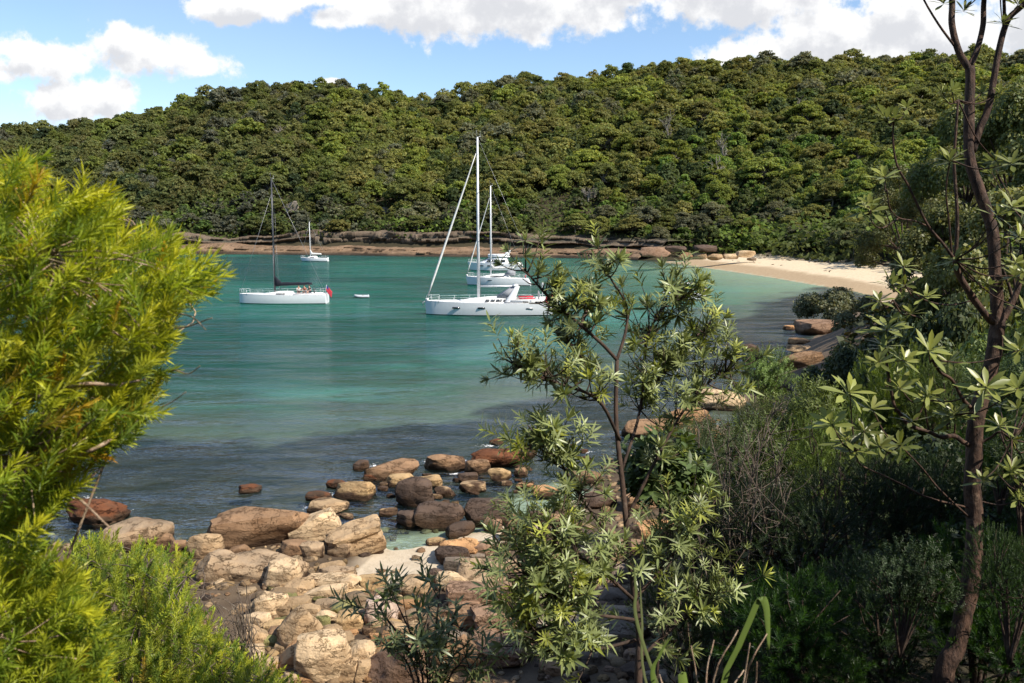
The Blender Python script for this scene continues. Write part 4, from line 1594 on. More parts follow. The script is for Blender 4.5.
def rig(root, xm, zdeck, ztop, xbow, zbow, xstern, zstern, beam, mat, r=.10, spread=(.45, .72), furl=.0, fore_frac=.93, rake=.0, furl_mat='sailcloth'):
    m = MB()
    top = np.array([xm + rake, 0, ztop])
    m.tube([[xm, 0, zdeck - .1], [xm + rake * .5, 0, (zdeck + ztop) / 2], top], [r, r * .95, r * .62], 8)
    mast = m.build("mast", mat, root, True)
    head = MB()
    head.box(top + np.array([.12, 0, .05]), (.42, .06, .06))
    head.tube([top + np.array([-.1, 0, .0]), top + np.array([-.1, 0, .75])], .012, 4)
    head.tube([top + np.array([.25, 0, .0]), top + np.array([.28, 0, .4])], .015, 4)
    head.build("masthead_gear", M['wire'], mast)
    w = MB()
    fs = np.array([xm + rake * fore_frac, 0, zdeck + (ztop - zdeck) * fore_frac])
    w.tube([[xbow, 0, zbow], fs], .016, 4)
    w.tube([[xstern, 0, zstern], top], .016, 4)
    for sy in (-1, 1):
        prev = np.array([xm + .25, sy * beam * .46, zdeck])
        for q in spread:
            tip = np.array([xm + rake * q + .12, sy * beam * .24, zdeck + (ztop - zdeck) * q])
            w.tube([prev, tip], .012, 4)
            prev = tip
        w.tube([prev, np.array([xm + rake * fore_frac, 0, zdeck + (ztop - zdeck) * fore_frac])], .012, 4)
        w.tube([[xm + .25, sy * beam * .44, zdeck], [xm + rake * spread[0], 0, zdeck + (ztop - zdeck) * spread[0]]], .012, 4)
    w.build("standing_rigging", M['wire'], root)
    for q in spread:
        for sy in (-1, 1):
            s = MB()
            z = zdeck + (ztop - zdeck) * q
            s.tube([[xm + rake * q, 0, z], [xm + rake * q + .12, sy * beam * .24, z + .04]], [.05, .028], 5)
            s.build("spreader", mat, mast)
    if furl:
        f = MB()
        a, b = np.array([xbow + .02, 0, zbow + .35]), fs
        pts = [a + (b - a) * t for t in np.linspace(.01, .97, 12)]
        f.tube(pts, furl * np.array([.5, .9, 1.1, 1.1, 1.05, 1, .95, .9, .8, .7, .55, .3]), 8)
        f.build("furled_headsail", M[furl_mat], root, True)
        d = MB()
        d.tube([[xbow, 0, zbow + .05], [xbow + .02, 0, zbow + .3]], .16, 10)
        d.build("furling_drum", M['deck_white'], root)
    return mast


def railing(root, pts, h=.62, name="guard_rail", wires=True):
    m = MB()
    P = np.array(pts, float)
    for p in P:
        m.tube([p, p + np.array([0, 0, h])], .016, 4)
    for q in (1.0, .55):
        m.tube(P + np.array([0, 0, h * q]), .014 if q == 1 else .009, 4)
    return m.build(name, M['alloy'], root)


def flag(root, x, y, z, h=1.0, w=.75, lean=.45, droop=.6, name="ensign"):
    f = MB()
    f.tube([[x, y, z], [x + lean, y, z + h + .25]], .02, 5)
    st = f.build("flagstaff", M['alloy'], root)
    n, k = 9, 7
    V = []
    for i in range(n):
        s = i / (n - 1)
        for j in range(k):
            t = j / (k - 1)
            top = np.array([x + lean * (1 - t * .62), y, z + h * (1 - t * .62) + .2])
            p = top + np.array([w * s * .72, .06 * math.sin(s * 7 + t * 2), -droop * s * (1.1 + .3 * t)])
            V.append(p)
    V = np.array(V)
    F = grid_faces(n, k, False)
    fl = obj(name, np.vstack([V]), F, M['red_cloth'], st, None, True)
    md = fl.modifiers.new("thickness", 'SOLIDIFY')
    md.thickness = .012
    # canton in the hoist corner
    sel = [r for r in range(len(F)) if F[r][0] // k < 3 and F[r][0] % k < 3]
    sf = F[sel]
    us, inv = np.unique(sf, return_inverse=True)
    obj("canton", (V + np.array([0, -.016, 0]))[us], inv.reshape(sf.shape), M['blue_cloth'], st, None, True)
    return fl


def boom(root, xm, z, L, mat, r=.08, cover=None, lift=.0, cov_h=.5):
    b = MB()
    b.tube([[xm + .1, 0, z], [xm + L, 0, z + lift]], r, 8)
    bo = b.build("boom", mat, root, True)
    if cover:
        n, k = 12, 9
        V = []
        for i in range(n):
            t = i / (n - 1)
            x = xm + .02 + (L - .1) * t
            hh = cov_h * (1.9 * max(0, 1 - t * 5.5) ** 1.3 + (.72 - .38 * t) + .05 * math.sin(t * 23))
            ww = .17 * (1 - .35 * t)
            zz = z + lift * t
            for j in range(k):
                a = math.pi * 2 * j / k
                V.append((x, ww * math.sin(a), zz + hh * .42 + (hh * .5 + .06) * -math.cos(a)))
        F = np.concatenate([grid_faces(n, k, True)])
        caps = np.array([list(range(k)), [(n - 1) * k + q for q in range(k)][::-1]])
        obj("sail_cover", np.array(V), [F, caps], M[cover], bo, None, True)
    return bo


def side_y(S, x, z):
    """half beam of the hull at length x and height z"""
    i = int(np.argmin(abs(S[:, -1, 0] - x)))
    return float(np.interp(z, S[i, :, 2], -S[i, :, 1]))


def place_boat(root, px, py, yaw):
    p = ground_at(px, py, 0.0)
    root.location = p
    root.rotation_euler = (0, 0, math.radians(yaw))
    return p


def big_yacht():
    r = empty("sailing_yacht")
    tag(r, "largest white sailing yacht with tall silver mast, swept white arch and furled headsail", "sailboat")
    S = build_hull(r, 13.3, 4.1, 1.52, 1.36, 1.28, .6, .15, .86, .15)
    for (x0, x1) in ((-3.75, -2.95), (-1.1, -.35)):
        i = np.argmin(abs(S[:, -1, 0] - (x0 + x1) / 2))
        y = max(side_y(S, x0, .9), side_y(S, x1, .9))
        h = r.children[0]
        for sg in (1, -1):
            pane(r, "hull_window", x0, x1, sg * -(y + .012), .80, .97, M['tinted_glass'], h, 0, .0 - .10, .0)
    i = np.argmin(abs(S[:, -1, 0] - 4.2))
    for sg in (1, -1):
        pane(r, "vent_grille", 3.85, 4.6, -sg * (side_y(S, 4.2, .8) + .012), .72, .9, M['wire'], r.children[0], 0, -.10, .0)
    ca = house(r, "coachroof", [(-3.3, 1.42), (-2.6, 1.62), (-1.4, 1.80), (0, 1.92), (1.2, 1.97), (2.1, 1.95), (2.3, 1.5)], -3.3, 2.3, .55, 1.35, 1.36, M['deck_white'])
    for (x0, x1) in ((-.35, .05), (.2, .62), (.75, 1.35), (1.5, 2.2)):
        for sg in (1, -1):
            pane(r, "cabin_window", x0, x1, sg * -1.30, 1.52, 1.76, M['tinted_glass'], ca, .08)
    for sg in (1, -1):
        cm = MB().box((4.3, sg * 1.55, 1.55), (3.9, .32, .45)).build("cockpit_coaming", M['deck_white'], r)
    for (x0, x1) in ((3.55, 4.1), (4.85, 5.5)):
        pane(r, "coaming_window", x0, x1, -1.72, 1.45, 1.66, M['tinted_glass'], cm)
    # swept arch: two raked legs joined over the companionway
    ar = MB()
    for sg in (1, -1):
        V = []
        for t in np.linspace(0, 1, 9):
            x = 1.0 + 1.55 * t ** .8
            x2 = 2.55 + .35 * t
            z = 1.5 + 1.75 * t
            y = sg * (1.62 - .25 * t ** 2)
            V += [(x + (.15 if t < 1 else 0) * t, y, z), (x2, y, z - .05), (x2, y - sg * .14, z - .05), (x + .15 * t, y - sg * .14, z)]
        # keep the leg slim: interpolate the front edge towards the rear edge
        V = np.array(V).reshape(9, 4, 3)
        for a in range(9):
            t = a / 8
            V[a, 0, 0] = V[a, 1, 0] - (.95 - .5 * t)
            V[a, 3, 0] = V[a, 2, 0] - (.95 - .5 * t)
            V[a, :, 0] += .1 + .25 * t
        ar.add(V.reshape(-1, 3), grid_faces(9, 4, True))
    ar.box((2.83, 0, 3.22), (.46, 2.78, .12))
    ar.build("arch", M['gelcoat'], r)
    sp = MB()
    for sg in (1, -1):
        sp.add(np.array([[.9, sg * 1.1, 1.98], [2.7, sg * 1.35, 1.95], [2.7, sg * 1.3, 3.1]]), np.array([[0, 1, 2]]))
    sp.add(np.array([[.9, -1.1, 1.98], [.9, 1.1, 1.98], [2.7, 1.3, 3.1], [2.7, -1.3, 3.1]]), np.array([[0, 1, 2, 3]]))
    sh = sp.build("spray_hood", M['grey_fabric'], r)
    md = sh.modifiers.new("thickness", 'SOLIDIFY')
    md.thickness = .03
    rig(r, -1.05, 1.75, 19.1, -6.45, 1.5, 6.3, 1.35, 4.1, M['alloy'], .15, (.36, .66), .105, .93)
    boom(r, -1.05, 3.1, 4.0, M['alloy'], .1)
    railing(r, [(-6.5, 0, 1.5), (-6.0, -.55, 1.48), (-5.2, -.95, 1.45)], .65, "bow_rail")
    railing(r, [(-6.5, 0, 1.5), (-6.0, .55, 1.48), (-5.2, .95, 1.45)], .65, "bow_rail")
    for sg in (1, -1):
        railing(r, [(x, sg * min(1.98, abs(S[np.argmin(abs(S[:, -1, 0] - x)), -1, 1]) - .06), 1.36) for x in (-5.2, -3.6, -2, -.4, 1.2, 2.8, 4.6)], .62)
        railing(r, [(4.6, sg * 1.9, 1.32), (5.6, sg * 1.85, 1.3), (6.45, sg * 1.6, 1.28)], .72, "stern_rail")
        wb = MB()
        a = np.linspace(0, 2 * math.pi, 15)
        c = np.array([5.3, sg * .75, 2.15])
        wb.tube(np.stack([c[0] + 0 * a, c[1] + .42 * np.cos(a), c[2] + .42 * np.sin(a)], -1), .025, 5)
        wb.tube([[5.3, sg * .75, 1.4], [5.3, sg * .75, 2.15]], .06, 6)
        wb.build("steering_wheel", M['wire'], r)
    bb = MB()
    a = np.linspace(0, 2 * math.pi * .8, 13)
    bb.tube(np.stack([6.1 + .16 * np.cos(a), -1.75 + 0 * a, 1.75 + .33 * np.sin(a)], -1), .09, 7)
    bb.build("horseshoe_buoy", M['red_cloth'], r, True)
    pl = MB()
    pl.box((7.02, 0, .42), (.95, 2.8, .10))
    pl.box((7.38, -.9, .95), (.06, .1, 1.0))
    pl.build("swim_platform", M['gelcoat'], r)
    for sg in (1, -1):
        MB().box((4.0, sg * 1.2, 1.84), (1.6, .5, .12)).build("cockpit_cushion", M['red_cloth'], r)
    an = MB()
    an.tube([[-6.55, 0, 1.5], [-6.9, 0, 1.35], [-6.85, 0, 1.0]], .06, 6)
    an.build("anchor", M['wire'], r)
    flag(r, 6.35, -.9, 1.45, 1.15, .9, .25, .45)
    st = MB()
    st.tube([[5.75, .9, 1.3], [5.75, .9, 3.2]], .03, 5)
    st.box((5.75, .9, 3.25), (.18, .18, .3))
    st.build("radar_pole", M['alloy'], r)
    r.scale = (1.05, 1.0, 1.0)
    place_boat(r, 488.5, 314.2, 2.0)
    return r


def racing_sloop():
    r = empty("racing_sloop")
    tag(r, "low white racing sloop with black mast and black-covered boom, crew in the cockpit", "sailboat")
    S = build_hull(r, 10.9, 3.3, 1.22, 1.12, 1.12, .45, .05, .85, .05)
    ca = house(r, "coachroof", [(-2.6, 1.15), (-1.8, 1.32), (-.6, 1.47), (.4, 1.52), (1.1, 1.48), (1.35, 1.2)], -2.6, 1.35, .5, 1.0, 1.1, M['deck_white'])
    for sg in (1, -1):
        pane(r, "cabin_window", -.7, .45, sg * -.99, 1.2, 1.33, M['tinted_glass'], ca, .05)
    for sg in (1, -1):
        MB().box((3.1, sg * 1.05, 1.18), (3.3, .3, .2)).build("cockpit_coaming", M['deck_white'], r)
    rig(r, -1.0, 1.45, 15.4, -5.35, 1.25, 5.3, 1.2, 3.3, M['carbon'], .12, (.42, .7), 0, .88, .15)
    boom(r, -1.0, 2.25, 4.7, M['carbon'], .09, 'black_canvas', .15, .55)
    v = MB()
    v.tube([[-.85, 0, 1.6], [.6, 0, 2.2]], .035, 5)
    v.build("boom_vang", M['carbon'], r)
    railing(r, [(-5.4, 0, 1.22), (-5.0, -.45, 1.21), (-4.3, -.85, 1.2)], .6, "bow_rail")
    railing(r, [(-5.4, 0, 1.22), (-5.0, .45, 1.21), (-4.3, .85, 1.2)], .6, "bow_rail")
    for sg in (1, -1):
        railing(r, [(x, sg * (abs(S[np.argmin(abs(S[:, -1, 0] - x)), -1, 1]) - .06), 1.12) for x in (-4.3, -2.8, -1.3, .2, 1.7, 3.2)], .58)
        railing(r, [(3.2, sg * 1.5, 1.12), (4.4, sg * 1.45, 1.12), (5.3, sg * 1.25, 1.12)], .62, "stern_rail")
    wh = MB()
    a = np.linspace(0, 2 * math.pi, 17)
    wh.tube(np.stack([3.9 + 0 * a, .55 * np.cos(a), 1.75 + .55 * np.sin(a)], -1), .022, 5)
    wh.tube([[3.9, 0, 1.1], [3.9, 0, 1.75]], .07, 6)
    wh.build("steering_wheel", M['carbon'], r)
    flag(r, 5.3, -.3, 1.1, 1.0, .95, .2, .75)
    p = place_boat(r, 283.5, 303.2, 2.5)
    return r


def cruising_sloop():
    r = empty("cruising_sloop")
    tag(r, "white cruising sloop with white mast, moored just behind the largest yacht", "sailboat")
    S = build_hull(r, 10.2, 3.4, 1.38, 1.18, 1.05, .5, .35, .7, .45)
    ca = house(r, "coachroof", [(-2.7, 1.3), (-1.9, 1.5), (-.6, 1.72), (.8, 1.82), (1.7, 1.80), (2.1, 1.3)], -2.7, 2.1, .5, 1.1, 1.2, M['deck_white'])
    for sg in (1, -1):
        pane(r, "cabin_window", -1.0, 1.3, sg * -1.06, 1.42, 1.58, M['tinted_glass'], ca, .12)
        pane(r, "hull_window", -1.3, -.4, sg * (S[np.argmin(abs(S[:, -1, 0] + .85)), 5, 1] + .01), .82, .92, M['tinted_glass'], r.children[0], 0, .06, .0)
    sp = MB()
    V = [(1.3, -1.0, 1.75), (1.3, 1.0, 1.75), (2.0, -1.15, 2.45), (2.0, 1.15, 2.45), (2.9, -1.2, 2.4), (2.9, 1.2, 2.4)]
    sp.add(np.array(V), np.array([[0, 1, 3, 2], [2, 3, 5, 4]]))
    sp.add(np.array([(1.3, -1.0, 1.75), (2.0, -1.15, 2.45), (2.9, -1.2, 2.4), (2.9, -1.25, 1.5)]), np.array([[0, 1, 2, 3]]))
    sp.add(np.array([(1.3, 1.0, 1.75), (2.0, 1.15, 2.45), (2.9, 1.2, 2.4), (2.9, 1.25, 1.5)]), np.array([[0, 1, 2, 3]]))
    md = sp.build("spray_hood", M['grey_fabric'], r).modifiers.new("thickness", 'SOLIDIFY')
    md.thickness = .03
    rig(r, -1.0, 1.7, 15.9, -4.95, 1.4, 4.9, 1.1, 3.4, M['gelcoat'], .13, (.4, .68), .085, .90)
    boom(r, -1.0, 2.7, 3.8, M['alloy'], .08, 'sailcloth', .1, .3)
    railing(r, [(-4.9, 0, 1.38), (-4.5, -.4, 1.36), (-3.9, -.75, 1.34)], .6, "bow_rail")
    railing(r, [(-4.9, 0, 1.38), (-4.5, .4, 1.36), (-3.9, .75, 1.34)], .6, "bow_rail")
    for sg in (1, -1):
        railing(r, [(x, sg * (abs(S[np.argmin(abs(S[:, -1, 0] - x)), -1, 1]) - .06), 1.18) for x in (-3.9, -2.4, -.9, .6, 2.1, 3.6)], .58)
        railing(r, [(3.6, sg * 1.3, 1.08), (4.4, sg * 1.2, 1.07), (4.8, sg * .8, 1.07)], .65, "stern_rail")
    b = MB()
    b.box((4.75, -1.05, 1.45), (.12, .35, .45))
    b.build("lifebuoy", M['red_cloth'], r)
    pl = MB()
    pl.box((5.25, 0, .35), (.6, 1.8, .08))
    pl.build("swim_platform", M['gelcoat'], r)
    place_boat(r, 497, 285.0, -6.0)
    return r


def small_sloop():
    r = empty("small_sloop")
    tag(r, "smallest white sloop with white mast and bundled sail, moored under the far rock shelf", "sailboat")
    S = build_hull(r, 7.3, 2.5, .95, .80, .78, .4, .5, .7, .2)
    ca = house(r, "cabin", [(-1.9, .85), (-1.3, 1.2), (-.3, 1.35), (.7, 1.35), (1.0, .9)], -1.9, 1.0, .45, .85, .8, M['deck_white'])
    for sg in (1, -1):
        pane(r, "cabin_window", -.9, .4, sg * -.83, .97, 1.12, M['tinted_glass'], ca, .05)
    rig(r, -.9, 1.25, 10.3, -3.55, .95, 3.5, .85, 2.5, M['gelcoat'], .10, (.55,), 0, .95)
    boom(r, -.9, 1.85, 3.0, M['alloy'], .06, 'sailcloth', .0, .55)
    railing(r, [(-3.6, 0, .95), (-3.2, -.35, .93), (-2.6, -.65, .9)], .55, "bow_rail")
    railing(r, [(-3.6, 0, .95), (-3.2, .35, .93), (-2.6, .65, .9)], .55, "bow_rail")
    for sg in (1, -1):
        railing(r, [(1.8, sg * 1.05, .78), (2.8, sg * .98, .78), (3.5, sg * .85, .78)], .6, "stern_rail")
    ob = MB()
    ob.box((3.75, .2, .75), (.3, .3, .5)).box((3.8, .2, .25), (.16, .16, .7))
    ob.build("outboard_motor", M['gelcoat'], r)
    place_boat(r, 314, 261.2, -4)
    return r


def motor_yacht():
    r = empty("motor_yacht")
    tag(r, "white motor yacht with raised flybridge and radar arch behind the two moored sloops", "motorboat")
    S = build_hull(r, 11.8, 3.9, 1.75, 1.45, 1.05, .5, .9, .92, -.1)
    i = np.argmin(abs(S[:, -1, 0] + 1.5))
    for (x0, x1) in ((-3.2, -1.9), (-1.5, .1)):
        i = np.argmin(abs(S[:, -1, 0] - (x0 + x1) / 2))
        for sg in (1, -1):
            pane(r, "hull_window", x0, x1, sg * (S[i, 5, 1] + .01), .95, 1.15, M['tinted_glass'], r.children[0], 0, .06, .0)
    ca = house(r, "saloon", [(-3.6, 1.6), (-2.6, 2.0), (-1.2, 2.75), (.5, 2.85), (2.6, 2.8), (2.9, 1.5)], -3.6, 2.9, .8, 1.6, 1.4, M['gelcoat'])
    for (x0, x1) in ((-1.6, -.3), (-.15, 1.1), (1.25, 2.3)):
        for sg in (1, -1):
            pane(r, "saloon_window", x0, x1, sg * -1.58, 1.85, 2.4, M['tinted_glass'], ca, .15)
    ws = MB()
    ws.add(np.array([[-2.75, -.95, 2.02], [-2.75, .95, 2.02], [-1.45, 1.05, 2.72], [-1.45, -1.05, 2.72]]), np.array([[0, 1, 2, 3]]))
    md = ws.build("windscreen", M['tinted_glass'], ca).modifiers.new("thickness", 'SOLIDIFY')
    md.thickness = .03
    fb = MB()
    fb.box((.9, 0, 2.94), (4.6, 2.9, .14))
    for sg in (1, -1):
        fb.box((.7, sg * 1.38, 3.2), (4.0, .1, .45))
    fb.box((-1.3, 0, 3.2), (.1, 2.7, .5))
    fb.build("flybridge", M['gelcoat'], r)
    ar = MB()
    for sg in (1, -1):
        V = np.array([[1.6, sg * 1.4, 3.0], [2.9, sg * 1.4, 3.0], [3.3, sg * 1.3, 4.15], [2.7, sg * 1.3, 4.15]])
        ar.add(np.vstack([V, V - np.array([0, sg * .12, 0])]), np.array([[0, 1, 2, 3], [7, 6, 5, 4], [0, 4, 5, 1], [1, 5, 6, 2], [2, 6, 7, 3], [3, 7, 4, 0]]))
    ar.box((3.0, 0, 4.2), (.6, 2.72, .1))
    ar.build("radar_arch", M['gelcoat'], r)
    for sg in (1, -1):
        MB().box((4.3, sg * 1.7, 1.35), (2.6, .18, .5)).build("cockpit_coaming", M['deck_white'], r)
    MB().box((5.6, 0, 1.3), (.2, 3.2, .5)).build("stern_seat", M['deck_white'], r)
    pl = MB()
    pl.box((6.2, 0, .4), (1.1, 3.3, .1))
    pl.build("swim_platform", M['teak'], r)
    for sg in (1, -1):
        railing(r, [(-5.6, sg * .1, 1.75), (-4.8, sg * .8, 1.7), (-3.8, sg * 1.25, 1.62), (-2.6, sg * 1.55, 1.55), (-1.2, sg * 1.75, 1.5)], .62, "bow_rail")
    place_boat(r, 495, 270.3, -4)
    return r


def hidden_runabout():
    r = empty("runabout")
    tag(r, "small white runabout half hidden behind the leafy banksia top", "motorboat")
    build_hull(r, 5.6, 2.1, .95, .8, .72, .3, .6, .9, .0)
    ca = house(r, "cabin", [(-1.9, .85), (-1.2, 1.15), (-.3, 1.3), (.0, .85)], -1.9, 0, .45, .85, .8, M['gelcoat'])
    ws = MB()
    ws.add(np.array([[-.9, -.75, 1.2], [-.9, .75, 1.2], [-.35, .7, 1.75], [-.35, -.7, 1.75]]), np.array([[0, 1, 2, 3]]))
    for sg in (1, -1):
        ws.add(np.array([[-.9, sg * .75, 1.2], [.2, sg * .85, 1.1], [-.35, sg * .7, 1.75]]), np.array([[0, 1, 2]]))
    md = ws.build("windscreen", M['tinted_glass'], r).modifiers.new("thickness", 'SOLIDIFY')
    md.thickness = .02
    bi = MB()
    bi.add(np.array([[-.3, -.85, 2.1], [-.3, .85, 2.1], [.7, .9, 2.2], [.7, -.9, 2.2], [1.6, .85, 2.1], [1.6, -.85, 2.1]]), np.array([[0, 1, 2, 3], [3, 2, 4, 5]]))
    md = bi.build("canopy", M['sailcloth'], r).modifiers.new("thickness", 'SOLIDIFY')
    md.thickness = .03
    for sg in (1, -1):
        MB().tube([[-.3, sg * .85, 2.1], [.4, sg * .95, .8], [1.6, sg * .85, 2.1]], .018, 5).build("canopy_frame", M['alloy'], r)
    ob = MB()
    ob.box((2.95, 0, 1.0), (.4, .35, .55)).box((2.98, 0, .4), (.2, .16, .9))
    ob.build("outboard_motor", M['carbon'], r)
    flag(r, 2.7, -.6, .75, .7, .45, .1, .3)
    place_boat(r, 683, 299.5, 8)


def dinghy():
    r = empty("dinghy")
    tag(r, "tiny pale grey tender floating alone between the racing sloop and largest yacht", "dinghy")
    t = MB()
    t.tube(smooth_path([(1.1, -.55, .22), (0, -.62, .22), (-.8, -.5, .26), (-1.25, 0, .36), (-.8, .5, .26), (0, .62, .22), (1.1, .55, .22)], 22), .2, 9)
    t.build("side_tube", M['rubber'], r, True)
    f = MB()
    f.box((0, 0, .12), (2.0, 1.0, .06)).box((1.0, 0, .28), (.08, 1.0, .4))
    f.build("floor_board", M['deck_white'], r)
    s = MB()
    s.box((.1, 0, .36), (.26, 1.05, .05))
    s.build("thwart", M['teak'], r)
    r.scale = (.8, .8, .8)
    place_boat(r, 362.5, 297.6, 12)


# ---- crew sitting in the racing sloop's cockpit
def skinned(name, joints, edges, mat, parent=None, sub=1):
    me = bpy.data.meshes.new(name)
    me.from_pydata([j[:3] for j in joints], edges, [])
    me.materials.append(mat)
    o = link(name, me, parent)
    sk = o.modifiers.new("skin", 'SKIN')
    sk.use_smooth_shade = True
    for i, j in enumerate(joints):
        rx, ry = (j[3], j[4]) if len(j) > 4 else (j[3], j[3])
        me.skin_vertices[0].data[i].radius = (rx, ry)
    me.skin_vertices[0].data[0].use_root = True
    sb = o.modifiers.new("smooth", 'SUBSURF')
    sb.levels = sub
    sb.render_levels = sub
    return o


def seated_person(loc, rz, shirt, label, lean=.1, arm=.35):
    """seat height = local z 0; faces -Y"""
    r = empty("person", loc, rz)
    tag(r, label, "person", "crew of the racing sloop")
    J = [(0, 0, .10, .15, .11), (0, -lean * .3, .32, .14, .10), (0, -lean * .7, .52, .16, .10), (0, -lean * .9, .62, .06), (0, -lean - .02, .72, .075), (0, -lean - .03, .83, .085)]
    E = [(0, 1), (1, 2), (2, 3), (3, 4), (4, 5)]

    def chain(start, pts):
        k = start
        for p in pts:
            J.append(p)
            E.append((k, len(J) - 1))
            k = len(J) - 1
    for s in (-1, 1):
        chain(2, [(s * .19, -lean * .7, .53, .055), (s * .25, -lean - .05, .28, .045), (s * (.22), -lean - arm, .22, .036), (s * .2, -lean - arm - .09, .22, .032)])
        chain(0, [(s * .10, -.05, .08, .085), (s * .13, -.42, .09, .065), (s * .13, -.46, -.30, .048), (s * .13, -.58, -.36, .04)])
    b = skinned("body", J, E, M['skin'], r)
    T = [(0, 0, .16, .165, .125), (0, -lean * .3, .33, .155, .115), (0, -lean * .7, .53, .172, .113)]
    TE = [(0, 1), (1, 2)]
    k = 3
    for s in (-1, 1):
        T += [(s * .19, -lean * .7, .535, .068), (s * .235, -lean - .03, .36, .06)]
        TE += [(2, k), (k, k + 1)]
        k += 2
    skinned("shirt", T, TE, shirt, r)
    skinned("shorts", [(0, 0, .07, .165, .12), (-.11, -.08, .08, .095), (-.135, -.34, .09, .08), (.11, -.08, .08, .095), (.135, -.34, .09, .08)], [(0, 1), (1, 2), (0, 3), (3, 4)], M['dark_shirt'], r)
    V, F = CS6
    S = unit(V)
    S = S[:, :] * np.array([.098, .105, .085]) + np.array([0, -lean - .0, .885])
    h = obj("hair", S, F, M['hair'], r, None, True)
    return r


big_yacht()
sl = racing_sloop()
cruising_sloop()
small_sloop()
motor_yacht()
hidden_runabout()
dinghy()


def on_boat(root, x, y, z):
    R_ = rotz(root.rotation_euler[2])
    return np.array(root.location) + R_ @ np.array([x, y, z])


rz0 = sl.rotation_euler[2]
seated_person(on_boat(sl, 1.75, .95, 1.30), rz0 + .2, M['white_shirt'], "person in a white shirt sitting in the racing sloop's cockpit, leftmost of three")
seated_person(on_boat(sl, 2.55, .98, 1.30), rz0 - .3, M['red_shirt'], "person in a red shirt sitting mid cockpit of the racing sloop", .18)
seated_person(on_boat(sl, 3.2, 1.0, 1.30), rz0 - .9, M['dark_shirt'], "person in a dark shirt sitting near the racing sloop's wheel", .12)

# ------------------------------------------------------------------ leaf sprays for the plants close by
def leaf_strip(L, W, seg=2, fold=.25, droop=.0, wide=.55):
    """a leaf along +X from the origin, folded along the midrib; (V, F)"""
    V, n = [], seg + 2
    for i in range(n):
        t = i / (n - 1)
        w = W / 2 * max(0.03, (math.sin(math.pi * min(1, t ** (.9 if wide < .6 else 1.5))) ** .7 if 0 < t < 1 else (.18 if t == 0 else .06)))
        z = -droop * L * t * t
        V += [(L * t, -w, z + fold * w), (L * t, 0, z), (L * t, w, z + fold * w)]
    return np.array(V), grid_faces(n, 3, False)


def needle(L, W):
    return np.array([(0, 0, 0), (L * .5, -W / 2, L * .02), (L, 0, -L * .03), (L * .5, W / 2, L * .02)]), np.array([[0, 1, 2, 3]])


def basis(d, roll):
    """rotation matrices whose +Z is d (n,3)"""
    d = unit(d)
    ref = np.where(np.abs(d[:, 2:3]) < .95, np.array([[0, 0, 1.0]]), np.array([[1.0, 0, 0]]))
    x = unit(np.cross(ref, d))
    y = np.cross(d, x)
    c, s = np.cos(roll)[:, None], np.sin(roll)[:, None]
    return np.stack([x * c + y * s, y * c - x * s, d], -1)


def compose(parts):
    V, F, T, n = [], [], [], 0
    for v, f, t in parts:
        V.append(v)
        F.append(f + n)
        T.append(np.tile(np.asarray(t, float), (len(v), 1)) if np.ndim(t) == 1 else t)
        n += len(v)
    return np.concatenate(V), np.concatenate(F), np.concatenate(T)


def needle_sprig(rng, n=38, L=.36, W=.045, spread=(.5, 1.1), tip=(1.35, 1.2, .8), base=(.8, .85, .9)):
    """shoot of unit length along +Z clothed in narrow leaves"""
    P = []
    for i in range(n):
        t = (i + .5) / n
        a = i * 2.39996 + rng.uniform(-.3, .3)
        el = rng.uniform(*spread) * (1.0 - .55 * t ** 3)
        v, f = needle(L * rng.uniform(.7, 1.2) * (1 - .25 * t), W)
        ca, sa = math.cos(el), math.sin(el)
        v = v @ np.array([[sa, 0, ca], [0, 1, 0], [-ca, 0, sa]])
        v = v @ rotz(a).T + np.array([0, 0, .15 + .85 * t])
        col = np.array(base) * (1 - t) + np.array(tip) * t
        P.append((v, f, col * rng.uniform(.8, 1.2)))
    return compose(P)


def rosette(rng, n=13, L=1.0, W=.2, el=(.15, 1.1), fold=.25, fresh=(1.15, 1.12, .95), wide=.5, seg=2):
    P = []
    for i in range(n):
        a = i * 2.39996 + rng.uniform(-.2, .2)
        t = i / (n - 1)
        e = el[0] + (el[1] - el[0]) * t + rng.uniform(-.18, .18)
        v, f = leaf_strip(L * rng.uniform(.75, 1.1) * (1 - .3 * t), W * rng.uniform(.85, 1.15), seg, fold, rng.uniform(-.05, .2), wide)
        c, s = math.cos(e), math.sin(e)
        v = v @ np.array([[c, 0, s], [0, 1, 0], [-s, 0, c]])
        v = v @ rotz(a).T + np.array([.02, 0, -.12 + .12 * t])
        P.append((v, f, np.array([.85, .9, .9]) * (1 - t) * rng.uniform(.8, 1.1) + np.array(fresh) * t))
    return compose(P)


def leafy_sprig(rng, n=16, L=.3, W=.1, seg=1):
    P = []
    for i in range(n):
        t = (i + .6) / n
        a = i * 2.39996
        e = rng.uniform(.2, .9)
        v, f = leaf_strip(L * rng.uniform(.7, 1.15), W, seg, .2, .1)
        c, s = math.cos(e), math.sin(e)
        v = v @ np.array([[c, 0, s], [0, 1, 0], [-s, 0, c]]) @ rotz(a).T + np.array([0, 0, t])
        P.append((v, f, np.ones(3) * rng.uniform(.7, 1.25)))
    return compose(P)


